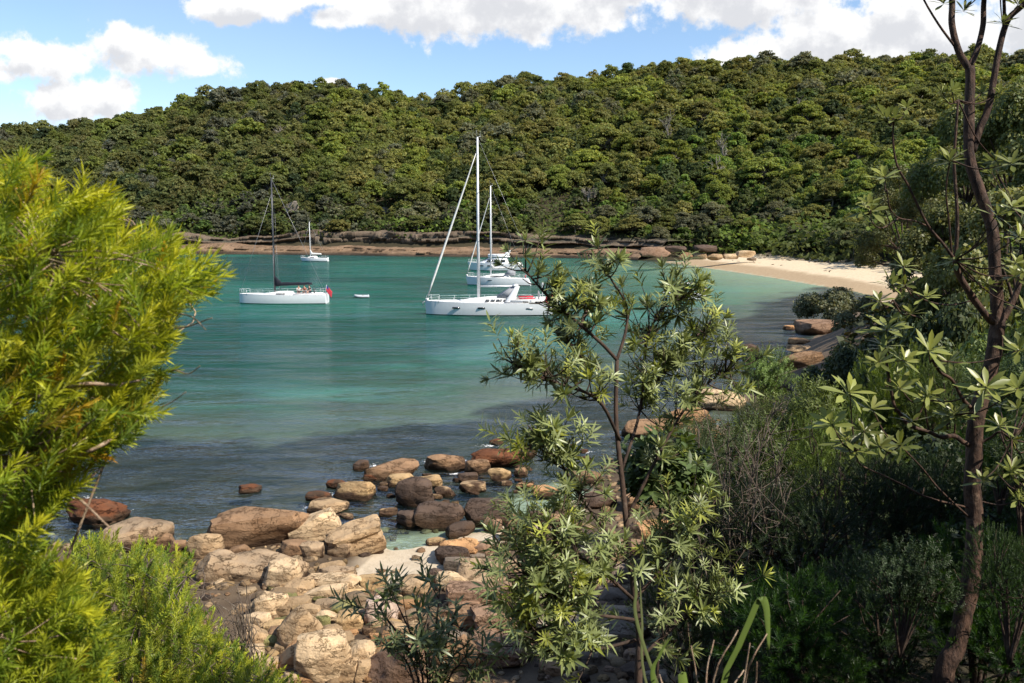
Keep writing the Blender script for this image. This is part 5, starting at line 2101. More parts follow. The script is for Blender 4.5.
def scatter(templates, C, D, S, rng, tint=None):
    """merge randomly rolled copies of the templates; C centres, D axis directions, S scales"""
    Vs, Fs, Ts, off = [], [], [], 0
    which = rng.integers(len(templates), size=len(C))
    roll = rng.uniform(0, 6.283, len(C))
    R_ = basis(np.asarray(D, float), roll)
    tv = rng.uniform(.78, 1.22, len(C)) if tint is None else tint
    for k, (v, f, t) in enumerate(templates):
        ix = np.where(which == k)[0]
        if not len(ix):
            continue
        W = np.einsum('nij,vj->nvi', R_[ix], v) * np.asarray(S)[ix][:, None, None] + np.asarray(C)[ix][:, None, :]
        Vs.append(W.reshape(-1, 3))
        Fs.append((f[None] + (np.arange(len(ix)) * len(v))[:, None, None] + off).reshape(-1, f.shape[1]))
        tt = tv[ix]
        Ts.append((t[None] * (tt[:, None, None] if tt.ndim == 1 else tt[:, None, :])).reshape(-1, 3))
        off += len(ix) * len(v)
    return np.concatenate(Vs), np.concatenate(Fs), np.concatenate(Ts)


def in_poly(px, py, poly):
    return inside(np.asarray(px, float), np.asarray(py, float), np.array(poly, float))


def tz_at(x, y):
    return float(terrain(np.array([float(x)]), np.array([float(y)]))[0])


def spray_bush(name, label, poly, dr, n, templates, size, mat, color, base, rng, stems=14, stem_r=.008, stem_mat='tan_twig', out=(.5, .1, .45), jitter=.55, cat="bush", dead=None):
    """a bush filling an outline at its own depth range: stems from one foot, shoots all through its volume"""
    P = np.array(poly, float)
    lo, hi = P.min(0), P.max(0)
    C = []
    while len(C) < n:
        px, py = rng.uniform(lo[0], hi[0]), rng.uniform(lo[1], hi[1])
        if in_poly([px], [py], P)[0]:
            C.append(at(px, py, rng.uniform(*dr)))
    C = np.array(C)
    base = np.array(base, float)
    D = unit(unit(C - base) * .55 + np.array(out) + rng.normal(size=C.shape) * jitter)
    S = size * rng.uniform(.65, 1.25, n)
    mood = rng.choice(4, n, p=[.42, .24, .31, .03])
    tv = np.array([(1, 1, 1), (1.2, 1.12, 1.0), (.55, .68, .9), (.95, .62, .8)])[mood] * rng.uniform(.75, 1.25, (n, 1))
    V, F, T = scatter(templates, C - D * S[:, None] * .6, D, S, rng, tv)
    r = empty(name, base)
    tag(r, label, cat)
    obj("foliage", V - base, F, M[mat], r, T, False, None, color)
    mb = MB()
    # stems: main limbs to spread points, then twigs to shoots
    k = rng.choice(n, stems, replace=False)
    limbs = []
    for i in k:
        e = C[i] - base
        mid = e * .5 + np.array([0, 0, -.06]) * np.linalg.norm(e) + rng.normal(size=3) * .05 * np.linalg.norm(e)
        L_ = smooth_path([np.zeros(3), mid, e], 12)
        limbs.append(L_)
        mb.tube(L_, np.linspace(stem_r * 1.8, stem_r * .5, 12), 5)
    A = np.concatenate(limbs)
    for i in rng.choice(n, min(n, stems * 14), replace=False):
        e = C[i] - base
        j = np.argmin(np.linalg.norm(A - e, axis=1))
        if np.linalg.norm(A[j] - e) < size * 6:
            m_ = (A[j] + e) / 2 + rng.normal(size=3) * size * .3
            mb.tube(smooth_path([A[j], m_, e], 6), np.linspace(stem_r * .5, stem_r * .2, 6), 4)
    mb.build("stems", M[stem_mat], r, True)
    return r


class ShrubKind:
    """a rounded shrub about 1 m in radius and 1.3 m tall"""

    def __init__(self, seed, templates, n, size, mat, stem_mat='brown_bark', flat=.8, tips=None):
        rng = np.random.default_rng(seed)
        lob = [(rng.uniform(-.5, .5), rng.uniform(-.5, .5), rng.uniform(.35, .95), rng.uniform(.35, .55)) for _ in range(9)]
        L_ = np.array(lob)[rng.integers(9, size=n)]
        d = unit(rng.normal(size=(n, 3)))
        d[:, 2] = np.where(d[:, 2] < -.4, -d[:, 2], d[:, 2])
        C = L_[:, :3] + d * (L_[:, 3] * rng.uniform(.45, 1.05, n) ** .6)[:, None] * np.array([1, 1, flat])
        D = unit(d + np.array([0, 0, .5]) + rng.normal(size=(n, 3)) * .4)
        self.V, self.F, self.T = scatter(templates, C, D, size * rng.uniform(.6, 1.3, n), rng)
        self.mat, self.stem_mat = mat, stem_mat
        mb = MB()
        for l in lob:
            e = np.array(l[:3])
            mb.tube(smooth_path([[0, 0, -.35], e * .45 + np.array([0, 0, -.05]), e + np.array([0, 0, l[3] * .4])], 7), np.linspace(.03, .008, 7), 5)
            for _ in range(5):
                q = e + unit(rng.normal(size=3) + np.array([0, 0, .3])) * l[3] * .9
                mb.tube(smooth_path([e * .8, (e * .8 + q) / 2 + rng.normal(size=3) * .05, q], 5), np.linspace(.010, .004, 5), 4)
        self.mb = mb
        self.a = self.b = None

    def place(self, name, loc, scale, rz, color, label, cat, group, stem_col=(1, 1, 1)):
        if self.a is None:
            self.a = mesh_data("foliage", self.V, self.F, M[self.mat], self.T)
            self.b = self.mb.data("stems", M[self.stem_mat], True)
        r = empty(name, loc, rz)
        r.scale = scale
        tag(r, label, cat, group)
        link("stems", self.b, r, None, stem_col)
        link("foliage", self.a, r, None, color)
        return r


_r = np.random.default_rng(2024)
NEEDLE = [needle_sprig(_r, 42, .44, .042, (.45, 1.15), (1.28, 1.22, .8), (.75, .88, .9)) for _ in range(4)]
NEEDLE_RED = [needle_sprig(_r, 34, .30, .045, (.4, .9), (1.5, .75, .6), (1.1, 1.05, .85)) for _ in range(2)]
FINE = [needle_sprig(_r, 46, .22, .035, (.4, 1.2), (1.2, 1.15, .9), (.8, .85, .9)) for _ in range(4)]
ROSE = [rosette(_r, 14, 1.0, .15, (.25, 1.3)) for _ in range(4)] + [leafy_sprig(_r, 20, .8, .115, 2) for _ in range(4)]
ROSE_BIG = [rosette(_r, 12, 1.0, .215, (-.15, .95), .2, (1.15, 1.1, .9), .7, 3) for _ in range(5)]
LEAFY = [leafy_sprig(_r, 16, .34, .10) for _ in range(4)]
SPARSE = [leafy_sprig(_r, 7, .22, .06) for _ in range(3)]


# ------------------------------------------------------------------ trees on the right-hand slope
MIDK = [TreeKind("mid", 210 + i, 4.6, 10.5, 6.5, 18, 22000, 0.135, .75, 'mid_leaf', 'brown_bark', .20, .5, .3) for i in range(3)]
CASU = [TreeKind("casuarina", 230 + i, 5.0, 10.5, 8.0, 20, 24000, 0.11, .7, 'mid_leaf', 'brown_bark', .24, .8, .35) for i in range(2)]
SH_CARD = [TreeKind("shorebush", 250 + i, 2.4, 3.0, 2.7, 10, 11000, 0.095, .85, 'mid_leaf', 'brown_bark', .08, .9, .3) for i in range(3)]


def slope_trees():
    rng = np.random.default_rng(31)
    L_ = [
        # px, depth, top py, radius px, kind, colour, name, label
        (900, 100, 152, 52, CASU[0], (.056, .064, .028), "casuarina", "dark drooping casuarina at the right end of the beach, leftmost on the right slope"),
        (940, 76, 118, 56, CASU[1], (.060, .068, .030), "casuarina", "tall dark casuarina with long bare limbs behind the forked tree's thin left branch"),
        (962, 60, 90, 60, MIDK[0], (.072, .092, .036), "gum_tree", "tall open-crowned gum whose top meets the clouds left of the forked trunk"),
        (1000, 50, 70, 66, MIDK[1], (.085, .105, .045), "gum_tree", "tall pale-leaved gum behind the forked trunk's right stem"),
        (1062, 42, 60, 80, MIDK[2], (.08, .10, .045), "gum_tree", "tall gum cut by the right edge of the view"),
        (936, 56, 190, 50, CASU[0], (.056, .064, .028), "casuarina", "shorter dark casuarina above the right shore shrubs"),
        (950, 42, 176, 66, MIDK[1], (.072, .085, .040), "small_tree", "dull green bushy tree in the gap left of the forked trunk"),
        (1015, 34, 150, 90, MIDK[0], (.105, .120, .055), "small_tree", "pale sunlit bushy tree right of the forked trunk"),
        (940, 36, 240, 56, SH_CARD[0], (.065, .080, .034), "small_tree", "small bushy tree below the shorter casuarina"),
        (985, 28, 232, 72, SH_CARD[1], (.075, .095, .038), "small_tree", "small bushy tree straight behind the forked trunk's fork"),
        (1050, 24, 226, 90, SH_CARD[2], (.090, .110, .040), "small_tree", "sunlit bushy tree at right edge level with the beach"),
    ]
    for (px, dep, top, rp, k, c, name, label) in L_:
        p = at(px, 300, dep)
        g = tz_at(p[0], p[1])
        zt = at(px, top, dep)[2]
        s = rp * dep / FPX / k.R
        zs = (zt - g + .3) / k.H
        cat = "shrub" if name == "shrub" else "tree"
        place_tree(name, k, (p[0], p[1], g - .3), (s, s, zs), rng.uniform(0, 6.28), tuple(np.array(c) * np.array([1.95, 1.75, 1.2])), label, cat, "trees on the right slope")
    # the trees just off to the right that throw the near slope into shade
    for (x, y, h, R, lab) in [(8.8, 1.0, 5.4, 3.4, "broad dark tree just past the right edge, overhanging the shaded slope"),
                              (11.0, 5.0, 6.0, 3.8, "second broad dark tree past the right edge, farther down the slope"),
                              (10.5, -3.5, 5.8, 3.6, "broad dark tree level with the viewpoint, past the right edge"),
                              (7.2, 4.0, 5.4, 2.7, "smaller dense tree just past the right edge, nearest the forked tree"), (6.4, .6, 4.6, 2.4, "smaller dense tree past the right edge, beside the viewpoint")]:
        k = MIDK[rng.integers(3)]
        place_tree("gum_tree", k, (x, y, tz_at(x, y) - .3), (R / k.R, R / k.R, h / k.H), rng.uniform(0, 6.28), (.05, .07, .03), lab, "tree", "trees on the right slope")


slope_trees()

SHRUBS = [ShrubKind(301, FINE, 900, .16, 'dark_leaf'), ShrubKind(302, LEAFY, 700, .17, 'dark_leaf'), ShrubKind(303, FINE, 1000, .14, 'dark_leaf'), ShrubKind(304, NEEDLE, 800, .16, 'needle_leaf')]


def slope_shrubs():
    rng = np.random.default_rng(57)
    P = [
        # px, py of the crown's middle, depth, radius px, kind, colour, label
        (830, 306, 78, 38, 'c0', (.085, .088, .045), "grey-green rounded shrub overhanging the water below the sand"),
        (872, 318, 66, 42, 'c1', (.082, .084, .042), "grey-green shrub between the beach end and the pinkish boulder"),
        (838, 372, 42, 46, 'c2', (.034, .046, .022), "dark rounded shrub beside the long brown slab"),
        (872, 350, 36, 52, 'c0', (.036, .048, .022), "dark shrub behind the big pale rosettes"),
        (905, 330, 27, 60, 'c1', (.052, .068, .028), "dull green shrub under the casuarinas"),
        (955, 335, 21, 70, 'c2', (.060, .075, .030), "dull green shrub left of the forked trunk"),
        (1010, 335, 18, 80, 'c0', (.085, .110, .032), "brighter green shrub right of the forked trunk"),
        (800, 432, 13, 60, 1, (.062, .078, .016), "yellow-green leafy shrub below the shaded inlet"),
        (768, 468, 11.5, 58, 1, (.050, .066, .016), "yellow-green leafy shrub left of the dark hollow"),
        (716, 452, 10, 40, 1, (.040, .055, .018), "leafy shrub hiding the foot of the orange platform rock"),
        (748, 424, 13, 34, 2, (.038, .046, .020), "dull shrub in front of the bright sunlit boulder"),
        (842, 455, 10, 66, 0, (.060, .085, .016), "mid green fine-leaved shrub under the pale rosettes"),
        (765, 380, 20, 34, 1, (.070, .105, .022), "small bright leafy shrub at the gully's mouth"),
        (905, 410, 14, 70, 3, (.055, .072, .016), "yellowish needle shrub behind the forked tree's lower branches"),
        (960, 400, 13, 70, 0, (.050, .068, .018), "fine-leaved shrub directly behind the forked trunk"),
        (1020, 410, 11, 80, 1, (.045, .064, .018), "bright needle shrub at the right edge"),
        (725, 540, 7.0, 88, 2, (0.015, 0.022, 0.010), "dark twiggy shrub in the middle of the shaded slope"),  # from here to the corner, dark leaves dimmed further for the slope's shade
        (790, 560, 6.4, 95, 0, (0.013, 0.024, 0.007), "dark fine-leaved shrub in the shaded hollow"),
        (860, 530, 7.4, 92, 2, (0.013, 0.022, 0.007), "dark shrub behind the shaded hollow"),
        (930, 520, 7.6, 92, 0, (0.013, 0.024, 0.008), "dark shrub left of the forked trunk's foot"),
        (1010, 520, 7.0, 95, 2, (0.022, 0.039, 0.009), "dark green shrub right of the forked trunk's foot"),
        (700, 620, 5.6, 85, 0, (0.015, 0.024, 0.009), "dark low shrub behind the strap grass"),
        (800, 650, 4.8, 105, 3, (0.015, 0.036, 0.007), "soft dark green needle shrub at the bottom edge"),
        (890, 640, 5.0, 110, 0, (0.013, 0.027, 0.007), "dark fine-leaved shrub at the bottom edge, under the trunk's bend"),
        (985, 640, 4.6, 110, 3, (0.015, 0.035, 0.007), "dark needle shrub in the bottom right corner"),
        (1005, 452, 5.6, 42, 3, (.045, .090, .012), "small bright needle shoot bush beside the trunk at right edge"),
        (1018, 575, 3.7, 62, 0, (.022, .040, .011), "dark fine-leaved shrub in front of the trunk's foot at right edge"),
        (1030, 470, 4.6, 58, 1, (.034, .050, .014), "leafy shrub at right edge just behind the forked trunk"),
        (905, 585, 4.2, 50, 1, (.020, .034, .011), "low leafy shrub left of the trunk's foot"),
        (690, 470, 9.0, 62, 2, (.040, .052, .026), "grey-green twiggy shrub right of the banksia stem"),
    ]
    for (px, py, dep, rp, k, c, lab) in P:
        m = dep / FPX
        ctr = at(px, py, dep)
        g = tz_at(ctr[0], ctr[1])
        R = rp * m
        top = ctr[2] + R * .85
        g2 = min(g, ctr[2] - R * .5)
        if isinstance(k, str):
            kd = SH_CARD[int(k[1])]
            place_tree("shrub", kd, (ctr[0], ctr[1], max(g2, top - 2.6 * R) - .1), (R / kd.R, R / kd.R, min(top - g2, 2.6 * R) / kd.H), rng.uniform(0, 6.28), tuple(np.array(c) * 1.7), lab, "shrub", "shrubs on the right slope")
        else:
            SHRUBS[k].place("shrub", (ctr[0], ctr[1], max(g2, top - 1.9 * R)), (R / 1.0, R / 1.0, min(top - g2, 1.9 * R) / 1.35), rng.uniform(0, 6.28), tuple(np.array(c) * (1.9 if dep > 8.5 else 1.6)), lab, "shrub", "shrubs on the right slope")  # leaf colour lifted more for the sunlit shrubs farther off
    # the rest of the cover on the slope, between the named ones
    n = 0
    tries = 0
    recs = []
    while n < 64 and tries < 6000:
        tries += 1
        dep = rng.uniform(9, 75)
        px = rng.uniform(690, 1130)
        p = at(px, 341, dep)
        x, y = p[0], p[1]
        if inside(np.array([x]), np.array([y]), BAY)[0]:
            continue
        d0 = min(seg_dist(np.array([x]), np.array([y]), S_RIGHT)[0], seg_dist(np.array([x]), np.array([y]), S_NEAR)[0])
        db_ = seg_dist(np.array([x]), np.array([y]), S_BEACH)[0]
        if d0 < 3.0 or db_ < 24 or (px < 780 and dep < 26):
            continue
        g = tz_at(x, y)
        # keep the water, beach and rocks clear
        qx, qy, _ = project((x, y, g + 1.8))
        if qy < np.interp(qx, [690, 760, 800, 840, 880, 900, 1130], [470, 415, 400, 340, 310, 200, 150]):
            continue
        recs.append((qx, qy, x, y, g, dep))
        n += 1
    recs.sort()
    for i, (qx, qy, x, y, g, dep) in enumerate(recs):
        c = np.array([(.06, .08, .03), (.045, .06, .025), (.08, .105, .028), (.06, .07, .04)][rng.integers(4)]) * rng.uniform(1.3, 1.9)
        R = rng.uniform(.9, 2.0)
        kd = SH_CARD[rng.integers(3)]
        place_tree("shrub", kd, (x, y, g - .2), (R / kd.R, R / kd.R, R / kd.R * rng.uniform(.7, 1.1)), rng.uniform(0, 6.28), tuple(c),
                   "low dull green shrub among many alike covering the right slope between the named shrubs", "shrub", "low cover on the right slope")


slope_shrubs()


# ------------------------------------------------------------------ the bright bush at left, close to the lens
def left_bushes():
    rng = np.random.default_rng(88)
    poly = [(-60, 164), (0, 174), (28, 160), (44, 184), (56, 204), (86, 194), (108, 200), (118, 210), (112, 232), (132, 238), (148, 230), (162, 242), (184, 249), (194, 268), (210, 277),
            (202, 294), (188, 308), (172, 322), (168, 352), (160, 388), (138, 424), (114, 446), (88, 474), (62, 505), (40, 535), (-60, 545)]
    bx, by = -2.75, 1.55
    base = np.array([bx, by, tz_at(bx, by) - .1])
    r = spray_bush("needle_bush", "tall yellow-green needle-leaved bush with tan twigs, closest to the lens at left", poly, (1.2, 1.9), 1450, NEEDLE + NEEDLE + NEEDLE + NEEDLE + NEEDLE + NEEDLE_RED[:1], .076, 'needle_leaf',
                   (.35, .37, .037), base, rng, 18, .0042, 'tan_twig', (.55, .1, .4), .5)
    # bare pale twigs crossing in front, as seen low in the bush
    tw = MB()
    for pts, rr in ([(-30, 470), (20, 466), (62, 461), (100, 446), (138, 420)], .006), ([(-30, 420), (10, 408), (48, 394), (84, 384), (120, 386)], .006), ([(60, 461), (82, 430), (96, 418)], .004), \
            ([(20, 466), (26, 440), (44, 420)], .004), ([(-20, 462), (30, 476), (70, 492), (110, 528)], .004), ([(120, 384), (150, 378), (172, 370), (188, 374), (200, 366)], .002), ([(120, 290), (160, 310), (190, 316), (206, 330)], .002), \
            ([(100, 410), (140, 412), (168, 404), (186, 392)], .0018), ([(140, 322), (178, 328), (212, 318)], .002):
        P = [at(px, py, 1.33 + .12 * math.sin(px * .05)) - base for px, py in pts]
        tw.tube(smooth_path(P, 14), np.linspace(rr, rr * .4, 14), 5)
    tw.build("bare_twigs", M['tan_twig'], r, True)
    poly2 = [(-60, 535), (20, 545), (52, 566), (74, 584), (92, 610), (104, 650), (96, 710), (-60, 710)]
    bx, by = -2.6, 1.5
    base2 = np.array([bx, by, tz_at(bx, by) - .1])
    spray_bush("needle_bush", "low yellow-green needle-leaved bush in the bottom left corner, out of focus", poly2, (1.25, 1.9), 800, NEEDLE, .074, 'needle_leaf', (.31, .34, .034), base2, rng, 9, .004, 'tan_twig', (.4, .1, .5), .5)
    poly3 = [(70, 548), (100, 538), (128, 552), (150, 548), (176, 556), (192, 562), (186, 584), (196, 606), (214, 628), (232, 652), (262, 668), (300, 684), (312, 720), (40, 720)]
    p = at(130, 700, 6.2)
    base3 = np.array([p[0], p[1], min(tz_at(p[0], p[1]), p[2])])
    spray_bush("heath_bush", "bright lime heath bush with fine leaves above the boulder pile", poly3, (5.6, 7.2), 1900, FINE, .24, 'needle_leaf', (.33, .37, .05), base3, rng, 26, .012, 'grey_twig', (.2, -.1, .7), .5)
    # dry grey twigs at its right side
    tw = MB()
    b4 = at(245, 640, 7.4)
    for i in range(60):
        a = at(rng.uniform(195, 262), rng.uniform(590, 660), rng.uniform(7.0, 7.9))
        m_ = (a + b4) / 2 + rng.normal(size=3) * .12
        tw.tube(smooth_path([b4 + rng.normal(size=3) * .05 + np.array([0, 0, -.3]) - b4, m_ - b4, a - b4], 7), np.linspace(.006, .002, 7), 4)
    o = tw.build("dry_brush", M['grey_twig'], None, True, b4)
    tag(o, "tangle of dry grey leafless twigs between the lime bush and the boulder pile", "bush")


left_bushes()


# ------------------------------------------------------------------ the banksia in the middle
def limb_path(pts, d0, n=None, dz=0.0):
    P = [at(px, py, d0 + (q if len(rest) else 0)) for (px, py, *rest) in pts for q in (rest or [0])]
    return smooth_path(P, n or max(8, 5 * len(pts)))


def grow(rng, limbs, n, size, upd=(.0, .0, .55), spread=.9, tlen=(.12, .34), twig_r=.006, t0=.25):
    """side twigs from limbs; returns twig polylines and rosette (centre, direction)"""
    twigs, C, D = [], [], []
    for L_ in limbs:
        C.append(L_[-1])
        D.append(unit(L_[-1] - L_[-3]))
    ln = np.array([np.sum(np.linalg.norm(np.diff(L_, axis=0), axis=1)) for L_ in limbs])
    for i in range(n):
        L_ = limbs[rng.choice(len(limbs), p=ln / ln.sum())]
        t = rng.uniform(t0, 1)
        j = min(len(L_) - 2, int(t * (len(L_) - 1)))
        o = L_[j]
        ax = unit(L_[j + 1] - L_[j])
        d = unit(ax * .5 + rng.normal(size=3) * spread + np.array(upd))
        l = rng.uniform(*tlen)
        e = o + d * l + np.array([0, 0, .12 * l])
        twigs.append(smooth_path([o, o + d * l * .5 - np.array([0, 0, .03 * l]), e], 6))
        C.append(e)
        D.append(unit(d + np.array([0, 0, .4])))
        if rng.random() < .45:
            C.append(o + d * l * .55)
            D.append(unit(d + rng.normal(size=3) * .7))
    return twigs, np.array(C), np.array(D)


def banksia():
    rng = np.random.default_rng(19)
    d0 = 3.9
    foot = at(638, 700, d0 + .15)
    g = tz_at(foot[0], foot[1])
    base = np.array([foot[0], foot[1], min(g, foot[2]) - .1])
    main = np.vstack([[base], [at(px, py, d0 + .1) for px, py in [(638, 690), (640, 640), (634, 590), (628, 540), (622, 480), (616, 420), (617, 360)]]])
    main = smooth_path(main, 26)
    limbs_px = [
        [(617, 360, .1), (602, 344, .05), (581, 321, 0), (564, 301, -.05), (548, 283, -.1), (534, 262, -.12), (524, 246, -.15)],
        [(617, 360, .1), (626, 326, .15), (626, 293, .18), (612, 262, .1), (602, 238, .05)],
        [(622, 470, .1), (640, 410, .25), (647, 340, .3), (668, 291, .32), (690, 284, .35)],
        [(620, 440, .1), (598, 400, -.1), (560, 384, -.2), (531, 372, -.25), (506, 360, -.25)],
        [(626, 520, .1), (656, 460, .1), (684, 410, .15), (712, 380, .2), (738, 366, .25)],
        [(630, 560, .1), (590, 510, -.15), (565, 470, -.2), (548, 440, -.25), (530, 450, -.3)],
        [(640, 410, .25), (664, 370, .35), (690, 340, .4), (708, 330, .4)],
        [(581, 321, 0), (590, 290, .1), (596, 268, .15)],
        [(617, 380, .1), (585, 360, .2), (570, 345, .25), (560, 330, .3)],
        [(634, 600, .1), (600, 570, -.1), (560, 545, -.25), (535, 530, -.3)],
        [(636, 620, .1), (575, 610, -.2), (545, 585, -.3), (525, 570, -.3)],
        [(636, 640, .1), (590, 650, -.2), (550, 640, -.3), (525, 625, -.3)],
        [(634, 600, .1), (668, 560, .15), (690, 520, .2)],
        [(638, 660, .1), (680, 620, .2), (710, 590, .25)],
    ]
    limbs = [smooth_path([at(px, py + max(0, (340 - py)) * .24, d0 + q) for px, py, q in L_], 5 * len(L_)) for L_ in limbs_px]
    upper = limbs[:9]
    lower = limbs[9:]
    tw1, C1, D1 = grow(rng, upper, 360, .1, (.0, -.05, .4), .8, (.04, .17))
    tw2, C2, D2 = grow(rng, lower, 280, .1, (-.05, -.05, .5), .9, (.08, .30))
    r = empty("banksia_shrub", base)
    tag(r, "tall open banksia shrub with whorled silvery-green leaves in front of the bay", "shrub")
    mb = MB()
    mb.tube(main - base, np.linspace(.024, .010, len(main)), 8)
    for L_ in limbs:
        mb.tube(L_ - base, np.linspace(.0095, .0035, len(L_)), 6)
    for L_ in tw1 + tw2:
        mb.tube(L_ - base, np.linspace(.0045, .002, len(L_)), 4)
    mb.build("branches", M['brown_bark'], r, True, None, (1.3, 1.2, 1.1))
    C, D = np.vstack([C1, C2]), np.vstack([D1, D2])
    q_ = np.array([project(c)[:2] for c in C])
    free = ~((q_[:, 0] > 480) & (q_[:, 0] < 553) & (q_[:, 1] > 276) & (q_[:, 1] < 322))
    C, D = C[free], D[free]
    S = .080 * rng.uniform(.6, 1.3, len(C))
    yel = np.where(rng.random((len(C), 1)) < .18, np.array([[1.35, 1.25, .6]]), np.array([[1, 1, 1.0]])) * rng.uniform(.8, 1.2, (len(C), 1))
    V, F, T = scatter(ROSE, C, D, S, rng, yel)
    obj("foliage", V - base, F, M['banksia_leaf'], r, T, False, None, (.235, .270, .100))
    # low dark banksia at the front of the boulders
    foot = at(420, 720, 5.4)
    base = np.array([foot[0], foot[1], min(tz_at(foot[0], foot[1]), foot[2])])
    limbs = [smooth_path([base, at(px0, 690, 5.4), at(px1, py1, dd)], 14) for px0, px1, py1, dd in
             [(420, 372, 596, 5.4), (424, 392, 590, 5.3), (428, 415, 600, 5.5), (432, 440, 584, 5.4), (438, 455, 612, 5.3), (415, 380, 640, 5.2), (442, 470, 640, 5.4), (430, 425, 640, 5.1), (446, 480, 668, 5.3)]]
    tw, C, D = grow(rng, limbs, 52, .1, (0, 0, .6), .7, (.08, .28), .004, .45)
    r = empty("banksia_shrub", base)
    tag(r, "low banksia with narrow dark blue-green leaves in front of the boulder pile", "shrub")
    mb = MB()
    for L_ in limbs:
        mb.tube(L_ - base, np.linspace(.011, .004, len(L_)), 6)
    for L_ in tw:
        mb.tube(L_ - base, np.linspace(.004, .002, len(L_)), 4)
    mb.build("branches", M['brown_bark'], r, True)
    V, F, T = scatter([leafy_sprig(rng, 15, .8, .14, 2) for _ in range(3)], C - D * .07, D, .125 * rng.uniform(.7, 1.2, len(C)), rng)
    obj("foliage", V - base, F, M['banksia_leaf'], r, T, False, None, (.140, .165, .065))
    # a fresh leafy clump against the banksia stem
    base = at(660, 500, 4.6)
    g = tz_at(base[0], base[1])
    C = base + unit(rng.normal(size=(120, 3))) * np.array([.24, .2, .20]) * rng.uniform(.3, 1, (120, 1)) ** .5 + np.array([.02, 0, .16])
    D = unit(C - base + np.array([0, 0, .15]) + rng.normal(size=C.shape) * .15)
    b2 = np.array([base[0], base[1], g])
    r = empty("leafy_shrub", b2)
    tag(r, "fresh green leafy shrub growing against the right side of the banksia stem", "shrub")
    V, F, T = scatter([leafy_sprig(rng, 16, .5, .17, 2) for _ in range(3)], C - D * .08, D, .16 * rng.uniform(.7, 1.2, 120), rng)
    obj("foliage", V - b2, F, M['mid_leaf'], r, T, False, None, (.085, .125, .040))
    mb = MB()
    mb.tube(smooth_path([[0, 0, -.1], [.02, .03, (base[2] - g) * .5], base - b2 + np.array([0, 0, .1])], 10), np.linspace(.016, .007, 10), 6)
    for c in C[::6]:
        mb.tube(smooth_path([base - b2, (base + c) / 2 - b2 + rng.normal(size=3) * .02, c - b2], 5), np.linspace(.006, .002, 5), 4)
    mb.build("stems", M['brown_bark'], r, True)
    # bare grey brush to the right of it
    base = at(735, 560, 6.6)
    g = tz_at(base[0], base[1])
    b2 = np.array([base[0], base[1], min(g, base[2] - .3)])
    r = empty("twiggy_bush", b2)
    tag(r, "thin twiggy grey-brown bush, nearly leafless, right of the banksia", "bush")
    mb = MB()
    tips, dirs = [], []
    for i in range(26):
        e = at(rng.uniform(672, 800), rng.uniform(400, 520), rng.uniform(6.2, 7.4))
        L_ = smooth_path([b2, (b2 * .5 + e * .5) + rng.normal(size=3) * .12, e], 14)
        mb.tube(L_ - b2, np.linspace(.011, .003, 14), 5)
        for q in range(14):
            j = rng.integers(5, 13)
            d = unit(L_[j + 1] - L_[j] + rng.normal(size=3) * .07 * 1.0 + unit(rng.normal(size=3)) * .08)
            t = L_[j] + unit(unit(L_[j + 1] - L_[j]) + rng.normal(size=3) * .7) * rng.uniform(.12, .4)
            mb.tube(smooth_path([L_[j], (L_[j] + t) / 2 + rng.normal(size=3) * .02, t], 6) - b2, np.linspace(.004, .0015, 6), 4)
            tips.append(t)
            dirs.append(unit(t - L_[j]))
    mb.build("stems", M['grey_twig'], r, True)
    tips, dirs = np.array(tips), np.array(dirs)
    V, F, T = scatter(SPARSE, tips - dirs * .08, dirs, .13 * rng.uniform(.6, 1.2, len(tips)), rng)
    obj("foliage", V - b2, F, M['dark_leaf'], r, T, False, None, (.075, .070, .045))


banksia()


